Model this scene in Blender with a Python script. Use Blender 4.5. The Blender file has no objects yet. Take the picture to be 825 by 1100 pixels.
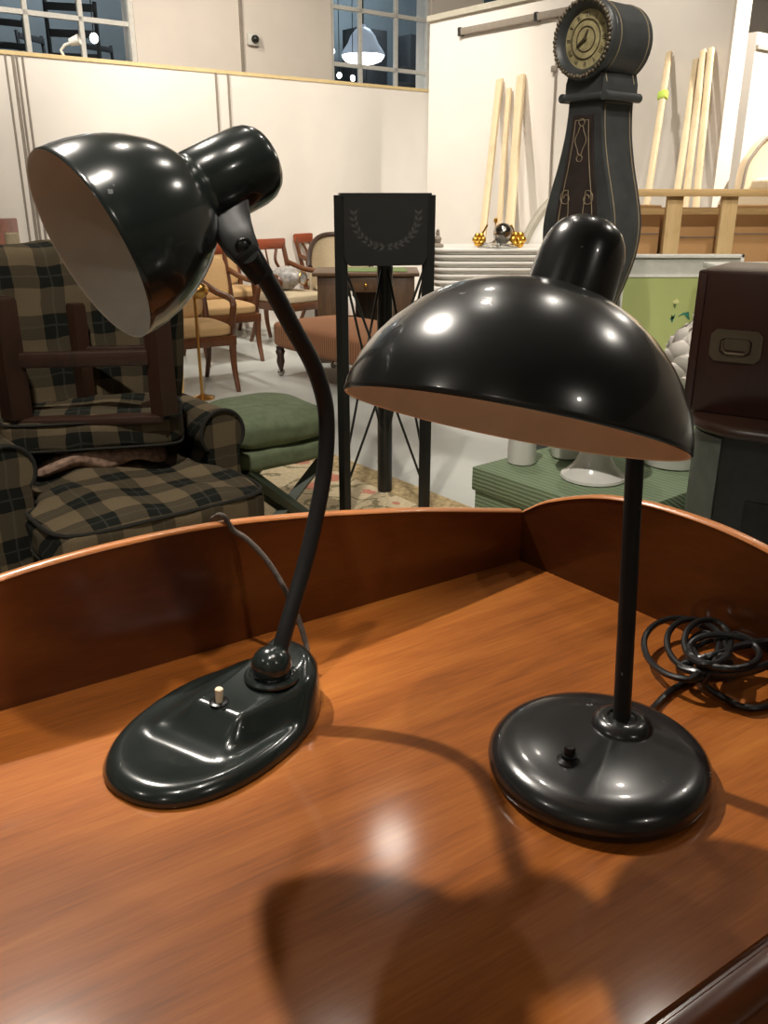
import bpy, bmesh, math, random
from mathutils import Vector, Matrix, noise
random.seed(7)
V = Vector
PI = math.pi
S = bpy.context.scene
COL = S.collection

# ------------------------------------------------------------------ camera
PITCH = math.radians(20.5); H = 1.40; FPX = 922.0
cam_d = bpy.data.cameras.new('camera'); cam = bpy.data.objects.new('camera', cam_d); COL.objects.link(cam)
cam.location = (0, 0, H); cam.rotation_euler = (PI/2 - PITCH, 0, 0)
cam_d.sensor_fit = 'VERTICAL'; cam_d.sensor_height = 24.0; cam_d.lens = 24.0*FPX/1100.0
cam_d.clip_start = 0.01; cam_d.clip_end = 100
S.camera = cam
S.view_settings.view_transform = 'Standard'; S.view_settings.look = 'None'
S.view_settings.gamma = 1.0; S.view_settings.use_curve_mapping = False
S.view_settings.exposure = 0.0
CF = V((0, math.cos(PITCH), -math.sin(PITCH))); CU = V((0, math.sin(PITCH), math.cos(PITCH))); CR = V((1, 0, 0)); CP = V((0, 0, H))
def ray(u, v): return CF + CR*((u-412.5)/FPX) + CU*((550-v)/FPX)
def onz(u, v, z):
    d = ray(u, v); return CP + d*((z-H)/d.z)
def ony(u, v, y):
    d = ray(u, v); return CP + d*(y/d.y)
def onpl(u, v, q, n):
    d = ray(u, v); return CP + d*((V(q)-CP).dot(n)/d.dot(n))

D1 = V((.78, .625, 0)).normalized()          # direction of the long walls and of the desk
D2 = V((.625, -.78, 0)).normalized()         # towards the viewer and right
ANG = math.atan2(D1.y, D1.x)

# ------------------------------------------------------------------ materials
def srgb(r, g, b):
    f = lambda c: (c/255/12.92) if c/255 <= .04045 else ((c/255+.055)/1.055)**2.4
    return (f(r), f(g), f(b), 1)
class N:
    def __init__(s, name):
        s.m = bpy.data.materials.new(name); s.m.use_nodes = True
        s.t = s.m.node_tree; s.p = s.t.nodes['Principled BSDF']
    def n(s, typ, **kw):
        k = s.t.nodes.new(typ)
        for a, b in kw.items():
            if a.startswith('i_'):
                key = a[2:]; key = int(key) if key.isdigit() else key.replace('_', ' ')
                k.inputs[key].default_value = b
            else: setattr(k, a, b)
        return k
    def l(s, a, b): s.t.links.new(a, b)
    def set(s, **kw):
        for a, b in kw.items(): s.p.inputs[a.replace('_', ' ')].default_value = b
    def coord(s, scale=(1, 1, 1), rot=(0, 0, 0)):
        c = s.n('ShaderNodeTexCoord'); mp = s.n('ShaderNodeMapping')
        mp.inputs['Scale'].default_value = scale; mp.inputs['Rotation'].default_value = rot
        s.l(c.outputs['Object'], mp.inputs['Vector']); return mp.outputs['Vector']
    def math(s, op, a, b=None, c=None):
        k = s.n('ShaderNodeMath', operation=op)
        for i, x in enumerate((a, b, c)):
            if x is None: continue
            if isinstance(x, (int, float)): k.inputs[i].default_value = x
            else: s.l(x, k.inputs[i])
        return k.outputs[0]
    def ramp(s, fac, stops):
        r = s.n('ShaderNodeValToRGB'); e = r.color_ramp.elements
        while len(e) < len(stops): e.new(.5)
        for k, (p, c) in zip(e, stops): k.position = p; k.color = c
        s.l(fac, r.inputs['Fac']); return r.outputs['Color']
    def mix(s, fac, a, b, blend='MIX'):
        k = s.n('ShaderNodeMix', data_type='RGBA', blend_type=blend)
        for sock, x in ((k.inputs[0], fac), (k.inputs[6], a), (k.inputs[7], b)):
            if isinstance(x, (int, float, tuple)): sock.default_value = x
            else: s.l(x, sock)
        return k.outputs[2]
    def noise(s, vec, scale, detail=4, rough=.55, dist=0):
        k = s.n('ShaderNodeTexNoise', i_Scale=scale, i_Detail=detail, i_Roughness=rough, i_Distortion=dist)
        s.l(vec, k.inputs['Vector']); return k.outputs['Fac']
    def bump(s, h, strength=.2, dist=.01):
        b = s.n('ShaderNodeBump', i_Strength=strength, i_Distance=dist)
        s.l(h, b.inputs['Height']); s.l(b.outputs['Normal'], s.p.inputs['Normal'])
def plain(name, col, rough=.5, metal=0, var=.08, scale=20, coat=0, bump=0):
    m = N(name); v = m.coord()
    f = m.noise(v, scale)
    a = tuple(c*(1-var) for c in col[:3])+(1,); b = tuple(min(1, c*(1+var)) for c in col[:3])+(1,)
    m.l(m.ramp(f, [(.3, a), (.7, b)]), m.p.inputs['Base Color'])
    m.set(Roughness=rough, Metallic=metal, Coat_Weight=coat)
    if bump: m.bump(f, bump, .005)
    return m.m
def wood(name, c1, c2, c3=None, axis=0, scale=6, stretch=9, rough=.35, coat=0, spec=.5, fine=1):
    m = N(name); sc = [stretch]*3; sc[axis] = 1
    v = m.coord(tuple(sc))
    f = m.noise(v, scale*.35, 6, .6, .6)
    sc2 = [stretch*fine]*3; sc2[axis] = 1
    f2 = m.noise(m.coord(tuple(sc2)), scale*3/fine**.5, 3, .6)
    f3 = m.noise(m.coord((1, 1, 1)), 3.5, 2)
    mixf = m.math('ADD', m.math('MULTIPLY', f, .45), m.math('ADD', m.math('MULTIPLY', f2, .27), m.math('MULTIPLY', f3, .28)))
    m.l(m.ramp(mixf, [(.32, c1), (.5, c3 or c2), (.68, c2)]), m.p.inputs['Base Color'])
    m.set(Roughness=rough, Coat_Weight=coat, Coat_Roughness=.12, Specular_IOR_Level=spec)
    return m.m
def emit(name, col, st):
    m = N(name); m.set(Base_Color=col, Emission_Color=col, Emission_Strength=st); return m.m
def enamel(name, col, rough, chip=.74, chipcol=(.16, .17, .17, 1), coat=.45):
    m = N(name); v = m.coord()
    f = m.noise(v, 75, 3, .5, .3); g = m.noise(v, 13, 2)
    k = m.math('GREATER_THAN', m.math('ADD', m.math('MULTIPLY', f, .6), m.math('MULTIPLY', g, .4)), chip)
    s1 = m.noise(v, 90, 2)
    base = m.mix(m.math('MULTIPLY', s1, .5), col, tuple(c*1.6 for c in col[:3])+(1,))
    m.l(m.mix(k, base, chipcol), m.p.inputs['Base Color'])
    rr = m.math('ADD', m.math('MULTIPLY', g, .12), rough-.06); m.l(rr, m.p.inputs['Roughness'])
    m.set(Specular_IOR_Level=.5 if coat else .3, Coat_Weight=coat, Coat_Roughness=.06)
    return m.m
def plaid(name, base, dark, cell=.085, lightline=(.2, .19, .15, 1)):
    m = N(name); v = m.coord(); sp = m.n('ShaderNodeSeparateXYZ'); m.l(v, sp.inputs[0])
    wob = m.math('MULTIPLY', m.math('SUBTRACT', m.noise(v, 7, 2), .5), .03)
    def band(x, lo):
        fr = m.math('FRACT', m.math('DIVIDE', m.math('ADD', x, wob), cell*2))
        return m.math('GREATER_THAN', fr, lo), m.math('LESS_THAN', m.math('ABSOLUTE', m.math('SUBTRACT', fr, .76)), .02)
    b1, l1 = band(sp.outputs[0], .52)
    b2, l2 = band(m.math('ADD', sp.outputs[1], sp.outputs[2]), .52)
    s = m.math('ADD', b1, b2)
    c = m.ramp(m.math('MULTIPLY', s, .5), [(0, base), (.5, tuple((a*.45+b*.55) for a, b in zip(base, dark))), (1, dark)])
    c = m.mix(m.math('MULTIPLY', m.math('MAXIMUM', l1, l2), .14), c, lightline)
    weave = m.noise(m.coord((1, 1, 1)), 260, 1)
    c = m.mix(.25, c, m.ramp(weave, [(.3, (.02, .02, .018, 1)), (.7, (.3, .28, .22, 1))]), 'OVERLAY')
    m.l(c, m.p.inputs['Base Color']); m.set(Roughness=.92, Specular_IOR_Level=.15); m.bump(weave, .25, .002)
    return m.m

M = {}
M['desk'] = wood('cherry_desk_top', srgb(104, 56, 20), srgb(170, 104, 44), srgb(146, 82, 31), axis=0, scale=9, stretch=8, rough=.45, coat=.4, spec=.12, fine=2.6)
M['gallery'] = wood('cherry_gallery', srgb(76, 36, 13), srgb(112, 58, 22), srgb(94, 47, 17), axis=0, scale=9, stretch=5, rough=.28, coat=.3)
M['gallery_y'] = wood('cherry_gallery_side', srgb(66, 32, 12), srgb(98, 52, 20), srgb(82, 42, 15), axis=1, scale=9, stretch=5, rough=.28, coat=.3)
M['edge'] = wood('cherry_edge', srgb(150, 86, 40), srgb(190, 118, 62), axis=0, scale=8, stretch=8, rough=.3, coat=.3)
M['enamel'] = enamel('black_enamel', (.0125, .013, .013, 1), .24, .70)
M['enamel_worn'] = enamel('black_green_enamel', (.010, .0135, .0125, 1), .2, .665)
M['tube'] = enamel('black_tube', (.011, .011, .011, 1), .42, .67, coat=0)
M['lining_grey'] = plain('grey_beige_lining', srgb(206, 202, 190), .55, var=.06, scale=30)
M['lining_tan'] = plain('tan_lining', srgb(242, 228, 204), .55, var=.06, scale=30)
M['bakelite'] = plain('black_bakelite', (.008, .008, .008, 1), .25)
M['cream_plastic'] = plain('cream_switch', srgb(225, 205, 175), .4)
M['steel'] = plain('dull_steel', (.12, .12, .12, 1), .35, 1)
M['rubber'] = plain('black_rubber_cord', (.012, .012, .012, 1), .32)
M['fabric_cord'] = plain('grey_fabric_cord', srgb(92, 82, 74), .8, scale=200, var=.3)
M['white_wall'] = plain('white_partition', srgb(230, 223, 214), .85, var=.02, scale=3)
M['upper_wall'] = plain('off_white_wall', srgb(216, 206, 194), .9, var=.04, scale=2)
M['trim'] = plain('pale_pine_trim', srgb(214, 190, 140), .6)
M['seam'] = plain('grey_seam', srgb(140, 130, 118), .6)
M['winframe'] = plain('window_frame_paint', srgb(205, 202, 194), .6)
M['ceil'] = plain('ceiling_paint', srgb(120, 116, 110), .9)
M['darkroom'] = plain('dim_room_wall', srgb(92, 98, 100), .9, var=.1, scale=2)
g = N('window_glass'); g.set(Base_Color=(.9, .95, .97, 1), Roughness=.02, Transmission_Weight=1.0, IOR=1.02, Specular_IOR_Level=.3); M['glass'] = g.m
g = N('clear_glass'); g.set(Base_Color=(.95, .97, .97, 1), Roughness=.03, Transmission_Weight=1.0, IOR=1.45); M['clearglass'] = g.m
M['floor'] = None
f = N('grey_painted_floor'); v = f.coord()
nf = f.noise(v, 1.3, 5, .6); f.l(f.ramp(nf, [(.3, srgb(178, 181, 176)), (.7, srgb(196, 198, 192))]), f.p.inputs['Base Color'])
f.set(Roughness=.32, Specular_IOR_Level=.4); M['floor'] = f.m
M['plaid'] = plaid('green_beige_plaid', srgb(116, 102, 80), srgb(32, 34, 30))
M['plaid_shaded'] = plaid('shaded_plaid', srgb(88, 78, 60), srgb(20, 23, 20))  # darker copy of the plaid, shading put into the colour
M['welt'] = plain('dark_welt', srgb(34, 32, 26), .9)
M['cloth_floral'] = plain('floral_lining', srgb(150, 122, 104), .9, var=.5, scale=40)
M['darkwood'] = wood('dark_walnut', srgb(28, 17, 12), srgb(54, 34, 24), axis=2, rough=.4)
M['chairwood'] = wood('chair_mahogany', srgb(54, 30, 17), srgb(96, 56, 30), axis=2, rough=.3)
M['tablewood'] = wood('table_walnut', srgb(52, 36, 24), srgb(84, 62, 42), axis=2, rough=.4)
M['redwood'] = wood('red_mahogany', srgb(104, 46, 26), srgb(150, 72, 42), axis=0, rough=.35)
M['gold_fabric'] = plain('gold_upholstery', srgb(184, 150, 104), .85, var=.06, scale=60)
M['cream_fabric'] = plain('cream_upholstery', srgb(180, 164, 136), .85, var=.08, scale=60)
M['sofa_fabric'] = plain('pale_linen', srgb(218, 200, 172), .9, var=.03, scale=60)
M['green_fabric'] = plain('sage_velvet', srgb(104, 116, 88), .85, var=.2, scale=25, bump=.15)
M['green_paint'] = plain('dark_green_leg', srgb(58, 68, 54), .5)
M['black_paint'] = plain('black_lacquer', (.012, .012, .011, 1), .35)
M['motif'] = plain('dim_painted_wreath', srgb(40, 38, 35), .6)
M['brass'] = plain('brass', srgb(196, 152, 84), .28, 1)
M['gold'] = plain('gilt', srgb(232, 180, 80), .3, 1)
M['silver'] = plain('silver_ball', srgb(170, 165, 158), .15, 1)
M['ceramic'] = plain('white_ceramic', srgb(226, 224, 218), .22, var=.02, coat=.4)
M['artichoke'] = plain('matte_white_ceramic', srgb(206, 200, 192), .45, var=.05)
M['tray'] = plain('white_lacquer', srgb(240, 238, 232), .35, var=.01)
M['headgrey'] = plain('grey_cream_paint', srgb(184, 178, 162), .5)
M['pine'] = wood('pine_lumber', srgb(196, 158, 104), srgb(222, 190, 136), axis=2, scale=5, rough=.7)
M['pine_x'] = wood('pine_lumber_rail', srgb(190, 150, 96), srgb(218, 182, 126), axis=0, scale=5, rough=.7)
M['stick'] = wood('pale_stick_wood', srgb(186, 164, 128), srgb(216, 196, 160), axis=2, scale=5, rough=.7)
M['cardboard'] = plain('cardboard', srgb(190, 148, 98), .85, var=.05, scale=8)
M['frame_white'] = plain('white_frame', srgb(232, 230, 222), .4)
M['mat_grey'] = plain('grey_mat', srgb(196, 196, 186), .5)
M['art_green'] = plain('pale_green_print', srgb(176, 186, 118), .6, var=.04, scale=5)
M['teal'] = plain('teal_leaf', srgb(52, 120, 100), .6)
M['leafgreen'] = plain('dark_leaf', srgb(92, 110, 60), .6)
M['petal'] = plain('pale_petal', srgb(214, 214, 150), .6)
M['chest'] = wood('campaign_mahogany', srgb(31, 16, 12), srgb(52, 27, 20), axis=2, scale=5, rough=.35)
M['handle'] = plain('aged_brass', srgb(96, 84, 68), .45, .6)
M['blackcab'] = plain('black_cabinet', srgb(30, 33, 31), .4, var=.3, scale=30)
M['greycab'] = plain('worn_grey_edge', srgb(92, 98, 92), .5, var=.25, scale=12)
M['sticker'] = plain('lime_sticker', srgb(190, 214, 90), .6)
M['darkthing'] = plain('dim_furniture', srgb(22, 23, 24), .7)
M['reflection'] = emit('lamp_reflection_glow', srgb(170, 180, 195), .22)  # glow of a lamp's reflection, put into the material
M['glint'] = emit('glint_glow', (1, .97, .92, 1), 14)  # emission for the bright reflections in the panes
M['clockface'] = None
# striped bench fabric
m = N('orange_stripe'); v = m.coord(); sp = m.n('ShaderNodeSeparateXYZ'); m.l(v, sp.inputs[0])
fr = m.math('FRACT', m.math('MULTIPLY', m.math('ADD', sp.outputs[0], m.math('MULTIPLY', sp.outputs[1], .5)), 75))
m.l(m.ramp(fr, [(.35, srgb(128, 82, 56)), (.55, srgb(172, 130, 92)), (.8, srgb(134, 88, 60))]), m.p.inputs['Base Color']); m.set(Roughness=.9); M['stripe'] = m.m
# ribbed green fabric
m = N('ribbed_green'); v = m.coord(); sp = m.n('ShaderNodeSeparateXYZ'); m.l(v, sp.inputs[0])
ph = m.math('ADD', sp.outputs[2], m.math('MULTIPLY', sp.outputs[0], .6))
w = m.math('SINE', m.math('MULTIPLY', m.math('ADD', ph, m.math('MULTIPLY', m.noise(v, 14, 2), .006)), 420))
m.l(m.ramp(m.math('MULTIPLY_ADD', w, .5, .5), [(.1, srgb(116, 134, 104)), (.9, srgb(138, 156, 124))]), m.p.inputs['Base Color'])
m.set(Roughness=.7); m.bump(w, .3, .004); M['ribgreen'] = m.m
# rug
m = N('floral_rug'); v = m.coord()
vo = m.n('ShaderNodeTexVoronoi', i_Scale=3.6, i_Randomness=.55); m.l(v, vo.inputs['Vector'])
dn = m.math('ADD', vo.outputs['Distance'], m.math('MULTIPLY', m.math('SUBTRACT', m.noise(v, 22, 3), .5), .28))
flower = m.math('LESS_THAN', dn, .23)
core = m.math('LESS_THAN', dn, .09)
ring = m.math('LESS_THAN', m.math('ABSOLUTE', m.math('SUBTRACT', dn, .45)), .03)
ground = m.ramp(m.noise(v, 60, 2), [(.3, srgb(208, 190, 154)), (.7, srgb(230, 214, 180))])
c = m.mix(m.math('MULTIPLY', ring, .7), ground, srgb(112, 104, 70))
c = m.mix(m.math('MULTIPLY', flower, .85), c, srgb(204, 124, 106))
c = m.mix(core, c, srgb(164, 58, 56))
m.l(c, m.p.inputs['Base Color']); m.set(Roughness=.95, Specular_IOR_Level=.1); M['rug'] = m.m
m = N('rug_border'); v = m.coord()
m.l(m.ramp(m.noise(v, 45, 3), [(.35, srgb(150, 130, 92)), (.65, srgb(196, 174, 132))]), m.p.inputs['Base Color']); m.set(Roughness=.95); M['rugborder'] = m.m
# aged clock dial
m = N('aged_dial'); v = m.coord()
m.l(m.ramp(m.noise(v, 30, 4), [(.3, srgb(150, 138, 98)), (.7, srgb(198, 186, 140))]), m.p.inputs['Base Color']); m.set(Roughness=.5); M['clockface'] = m.m
M['dialink'] = plain('dial_ink', srgb(70, 60, 40), .6)
M['clockblack'] = plain('clock_black', srgb(58, 60, 60), .42, var=.25, scale=12)
M['clockbrown'] = plain('clock_dark_brown', srgb(48, 40, 37), .45, var=.25, scale=14)
M['clockline'] = plain('clock_gilt_line', srgb(128, 114, 90), .5)
M['bezel'] = plain('aged_bezel', srgb(104, 94, 78), .5, .4, var=.5, scale=60)
# vase decoration
M['vase'] = plain('painted_porcelain', srgb(150, 146, 142), .3, var=.45, scale=30)

# ------------------------------------------------------------------ mesh builder
class B:
    def __init__(s): s.bm = bmesh.new()
    def _tf(s, vs, Mx):
        if Mx is not None:
            for w in vs: w.co = Mx @ w.co
    def box(s, c, size, bev=0, Mx=None, seg=2):
        r = bmesh.ops.create_cube(s.bm, size=1)['verts']
        for w in r: w.co = V((w.co.x*size[0], w.co.y*size[1], w.co.z*size[2]))
        if bev:
            es = list({e for w in r for e in w.link_edges})
            o = bmesh.ops.bevel(s.bm, geom=es, offset=bev, segments=seg, affect='EDGES', profile=.5)
            r = list({w for f in o['faces'] for w in f.verts} | {w for w in r if w.is_valid})
            # every vertex of this island
            st = list(r); seen = set(st)
            while st:
                a = st.pop()
                for e in a.link_edges:
                    b = e.other_vert(a)
                    if b not in seen: seen.add(b); st.append(b)
            r = list(seen)
        for w in r: w.co += V(c)
        s._tf(r, Mx); return s
    def rings(s, rings, closed=False, cap=True):
        vs = [[s.bm.verts.new(p) for p in r] for r in rings]
        n = len(vs[0]); L = len(vs)
        for i in range(L if closed else L-1):
            a, b = vs[i], vs[(i+1) % L]
            for j in range(n): s.bm.faces.new((a[j], a[(j+1) % n], b[(j+1) % n], b[j]))
        if cap and not closed:
            s.bm.faces.new(vs[0][::-1]); s.bm.faces.new(vs[-1])
        return s
    def tube(s, pts, r, n=12, closed=False, flat=None):
        pts = [V(p) for p in pts]; L = len(pts)
        rs = r if isinstance(r, (list, tuple)) else [r]*L
        T = []
        for i in range(L):
            a = pts[(i-1) % L] if (closed or i > 0) else pts[i]; b = pts[(i+1) % L] if (closed or i < L-1) else pts[i]
            T.append((b-a).normalized())
        up = V((0, 0, 1)) if abs(T[0].z) < .9 else V((1, 0, 0))
        nx = T[0].cross(up).normalized(); out = []
        for i in range(L):
            nx = (nx - T[i]*nx.dot(T[i])).normalized(); ny = T[i].cross(nx)
            fx, fy = flat if flat else (1, 1)
            out.append([pts[i] + (nx*math.cos(2*PI*j/n)*fx + ny*math.sin(2*PI*j/n)*fy)*rs[i] for j in range(n)])
        return s.rings(out, closed)
    def lathe(s, prof, n=48, Mx=None, open_=False):
        rr = []
        for (r, z) in prof:
            r = max(r, 1e-5)
            ring = [V((r*math.cos(2*PI*j/n), r*math.sin(2*PI*j/n), z)) for j in range(n)]
            rr.append([Mx @ p for p in ring] if Mx is not None else ring)
        return s.rings(rr, cap=not open_)
    def prism(s, outline, Mx, t):
        """outline in local xy, thickness t along local z"""
        a = [s.bm.verts.new(Mx @ V((x, y, 0))) for x, y in outline]; b = [s.bm.verts.new(Mx @ V((x, y, t))) for x, y in outline]
        n = len(a)
        for j in range(n): s.bm.faces.new((a[j], a[(j+1) % n], b[(j+1) % n], b[j]))
        f1 = s.bm.faces.new(a[::-1]); f2 = s.bm.faces.new(b)
        bmesh.ops.triangulate(s.bm, faces=[f1, f2]); return s
    def ball(s, c, r, sc=(1, 1, 1), n=20, Mx=None):
        vs = bmesh.ops.create_uvsphere(s.bm, u_segments=n, v_segments=n//2+2, radius=1)['verts']
        for w in vs: w.co = V((w.co.x*r*sc[0], w.co.y*r*sc[1], w.co.z*r*sc[2])) + V(c)
        s._tf(vs, Mx); return s
    def pillow(s, c, size, puff=.25, e=6, Mx=None, n=14, wob=0, seed=0):
        """soft cushion: rounded box, faces crowned by puff"""
        vs = {}
        def P(i, j, k):
            key = (i, j, k)
            if key not in vs:
                p = V((2*i/n-1, 2*j/n-1, 2*k/n-1))
                q = (abs(p.x)**e+abs(p.y)**e+abs(p.z)**e)**(1/e)
                p = p/q
                crown = (1-p.x**2)*(1-p.y**2)
                z = p.z*(1-puff + puff*min(1, 1.25*max(0, crown))**.5)
                q = V((p.x*size[0]/2, p.y*size[1]/2, z*size[2]/2))
                if wob: q += V((0, 0, 1))*wob*(noise.noise(q*7+V((seed, 0, 0)))) + V((1, 1, 0))*wob*.5*noise.noise(q*9+V((0, seed, 3)))
                q += V(c)
                vs[key] = s.bm.verts.new(Mx @ q if Mx is not None else q)
            return vs[key]
        for a in range(n):
            for b in range(n):
                for k in (0, n):
                    for f in ([P(a, b, k), P(a+1, b, k), P(a+1, b+1, k), P(a, b+1, k)],
                              [P(a, k, b), P(a+1, k, b), P(a+1, k, b+1), P(a, k, b+1)],
                              [P(k, a, b), P(k, a+1, b), P(k, a+1, b+1), P(k, a, b+1)]):
                        s.bm.faces.new(f)
        return s
    def build(s, name, mat, parent=None, sharp=35, shift=None, rotinv=None):
        bm = s.bm
        bmesh.ops.recalc_face_normals(bm, faces=bm.faces[:])
        if shift is not None:
            for w in bm.verts: w.co -= V(shift)
        if rotinv is not None:
            R = Matrix.Rotation(-rotinv, 4, 'Z')
            for w in bm.verts: w.co = R @ w.co
        lim = math.radians(sharp)
        for f in bm.faces: f.smooth = True
        for e in bm.edges:
            if len(e.link_faces) == 2 and e.calc_face_angle(0) > lim: e.smooth = False
        me = bpy.data.meshes.new(name); bm.to_mesh(me); bm.free()
        me.materials.append(mat)
        o = bpy.data.objects.new(name, me); COL.objects.link(o)
        if parent is not None: o.parent = parent
        return o
def tag(o, label, cat, group=None):
    o['label'] = label; o['category'] = cat
    if group: o['group'] = group
    return o
def thing(name, label, cat, loc=(0, 0, 0), rz=0, group=None):
    o = bpy.data.objects.new(name, None); COL.objects.link(o)
    o.location = loc; o.rotation_euler = (0, 0, rz); o.empty_display_size = .05
    return tag(o, label, cat, group)
def struct(name, b, mat, parent=None):
    o = b.build(name, mat, parent)
    if parent is None: o['kind'] = 'structure'
    return o
def dup(root, loc, rz, label, group=None, scale=None):
    def cp(o, par):
        c = o.copy(); COL.objects.link(c)
        if par: c.parent = par
        for ch in [x for x in COL.objects if x.parent == o]: cp(ch, c)
        return c
    r = cp(root, None); r.location = loc; r.rotation_euler = (0, 0, rz); r['label'] = label
    if group: r['group'] = group
    if scale: r.scale = scale
    return r
def frame(o, x, y, z):
    """matrix with given origin and axes"""
    return Matrix(((x.x, y.x, z.x, o.x), (x.y, y.y, z.y, o.y), (x.z, y.z, z.z, o.z), (0, 0, 0, 1)))
def bez(p, n=24):
    """Catmull-Rom through points"""
    p = [V(q) for q in p]; q = [p[0]*2-p[1]]+p+[p[-1]*2-p[-2]]; out = []
    seg = len(p)-1
    for i in range(seg):
        a, b, c, d = q[i:i+4]
        k = max(2, n//seg)
        for j in range(k):
            t = j/k
            out.append(.5*((2*b)+(c-a)*t+(2*a-5*b+4*c-d)*t*t+(3*b-a-3*c+d)*t**3))
    out.append(p[-1]); return out

# ================================================================== DESK
KX, KY, DZ = .196, 1.139, .90
DK1 = V((.8370, .5472, 0)).normalized(); DKN = V((DK1.y, -DK1.x, 0)); DANG = math.atan2(DK1.y, DK1.x)
FLARE = .0835                                   # the side boards open outwards slightly
desk = thing('desk', 'polished cherry wood desk with raised curved gallery boards, under both lamps', 'desk', (KX, KY, 0), DANG)
DL, DD = 1.06, .602
FX = DD*FLARE
def top_outline(grow=0):
    return [(grow, grow), (-DL-grow, grow), (-DL-FX-grow, -DD), (FX+grow, -DD)]
b = B(); b.prism(top_outline()[::-1], Matrix.Translation((0, 0, DZ-.028)), .028); b.build('desk_top', M['desk'], desk)
def gal_out(L, h, n=48):
    t = [(L*i/n, h(L*i/n)) for i in range(n+1)]
    return [(0, -.03)]+t+[(L, -.03)]
def interp(tab):
    def f(s):
        for (a, b), (c, d) in zip(tab, tab[1:]):
            if s <= c:
                t = (s-a)/(c-a); return b+(d-b)*t
        return tab[-1][1]
    return f
def smooth_tab(tab, n=60):
    pts = bez([V((a, b, 0)) for a, b in tab], n); return interp([(p.x, p.y) for p in pts])
hb = smooth_tab([(0, .074), (.10, .095), (.18, .1115), (.25, .1235), (.32, .1345), (.38, .1425), (.44, .1487), (.50, .1515), (.56, .1515), (.62, .1487), (.68, .1425), (.81, .1235), (.96, .095), (1.06, .074)])
hs = smooth_tab([(0, .074), (.044, .101), (.12, .129), (.19, .141), (.25, .143), (.31, .140), (.37, .130), (.45, .108), (.605, .045)])
TH = .013
def gal(L, h, Mx, name, mat, edge_mat):
    b = B(); o = gal_out(L, h)
    b.prism(o, Mx, TH); p = b.build(name, mat, desk, sharp=25)
    # lighter rounded cap along the top edge
    n = 60; rings = []
    for i in range(n+1):
        s = L*i/n; z = h(s)
        rings.append([Mx @ V((s, z-.0005, -.0006)), Mx @ V((s, z+.0022, .001)), Mx @ V((s, z+.003, TH/2)), Mx @ V((s, z+.0022, TH-.001)), Mx @ V((s, z-.0005, TH+.0006))])
    c = B(); c.rings(rings); e = c.build('edge_banding', edge_mat, p, sharp=60); return p
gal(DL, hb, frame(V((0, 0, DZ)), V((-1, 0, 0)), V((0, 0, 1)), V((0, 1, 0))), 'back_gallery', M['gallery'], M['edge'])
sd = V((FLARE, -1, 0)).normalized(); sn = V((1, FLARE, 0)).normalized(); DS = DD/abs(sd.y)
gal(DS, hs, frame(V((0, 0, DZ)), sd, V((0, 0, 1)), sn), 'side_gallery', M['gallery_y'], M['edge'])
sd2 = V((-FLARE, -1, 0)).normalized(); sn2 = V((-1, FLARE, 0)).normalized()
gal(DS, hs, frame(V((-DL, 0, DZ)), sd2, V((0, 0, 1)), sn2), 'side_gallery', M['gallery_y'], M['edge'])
# moulded front edge
b = B()
prof = [(-DD, DZ-.003), (-DD-.001, DZ-.0045), (-DD-.004, DZ-.0045), (-DD-.006, DZ-.002), (-DD-.014, DZ-.002), (-DD-.022, DZ-.006), (-DD-.026, DZ-.013), (-DD-.027, DZ-.02), (-DD-.036, DZ-.024), (-DD-.044, DZ-.03), (-DD-.048, DZ-.04), (-DD-.048, DZ-.055), (-DD, DZ-.055)]
b.rings([[V((x, y, z)) for y, z in prof] for x in (-DL-FX-TH, FX+TH)])
b.build('front_moulding', M['gallery'], desk, sharp=40)
b = B(); b.box((-DL/2, -DD/2-.005, DZ-.07), (DL-.01, DD-.02, .083)); b.build('apron', M['gallery'], desk)
for sx in (-DL+.04, -.03):
    for sy in (-.03, -DD+.03):
        b = B(); b.tube([V((sx, sy, DZ-.112)), V((sx, sy, .5)), V((sx, sy, 0))], [.04, .034, .022], 4); b.build('leg', M['gallery'], desk)

# ================================================================== LEFT LAMP
DT = DZ
lc = V((-.161, .7205, DT))
lampL = thing('desk_lamp', 'black desk lamp with worn oval base, curved stem and tilted bell shade', 'lamp', lc)
la = V((-.517, -.856, 0)); lp = V((.856, -.517, 0))     # long axis (to the front tip), sideways
def smst(a, b, x):
    t = min(1, max(0, (x-a)/(b-a))); return t*t*(3-2*t)
def lx(p): q = p-lc; return q.dot(la), q.dot(lp)
piv = onz(292, 716, DT+.055); ps, pq = lx(piv)
sw = onz(235, 748, DT+.047); ws, wq = lx(sw)
HL, HW = .1255, .0825
def outline(th):
    c, s_ = math.cos(th), math.sin(th)
    e = 2.25
    k = (abs(c)**e+abs(s_)**e)**(-1/e)
    w = HW*(1.0 if c > 0 else 1-.16*c*c)
    return HL*k*c, w*k*s_
def hbase(s, q, t):
    edge = .0165*(1-max(0, (t-.80)/.20)**2.6)**.5 if t > .80 else .0165
    h = edge - .003*smst(.9, .6, t)
    # raised housing running from the pivot to the switch
    wd = .027+.010*smst(.02, -.09, s)
    lat = smst(wd+.020, wd-.002, abs(q-pq*smst(.05, -.09, s)-wq*smst(-.09, .02, s)))
    front = smst(.045, .012, s); back = smst(-.128, -.108, s)
    h += (.020+.010*smst(.0, -.1, s))*lat*front*back*(t < .985)
    lat2 = smst(.062, .038, abs(q)); h += .007*lat2*smst(.062, .038, s)*smst(-.125, -.1, s)*smst(1, .86, t)
    return h
b = B(); NT, NR = 96, 40; rings = []
rings.append([lc+la*outline(2*PI*j/NT)[0]*.985+lp*outline(2*PI*j/NT)[1]*.985 for j in range(NT)])
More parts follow.
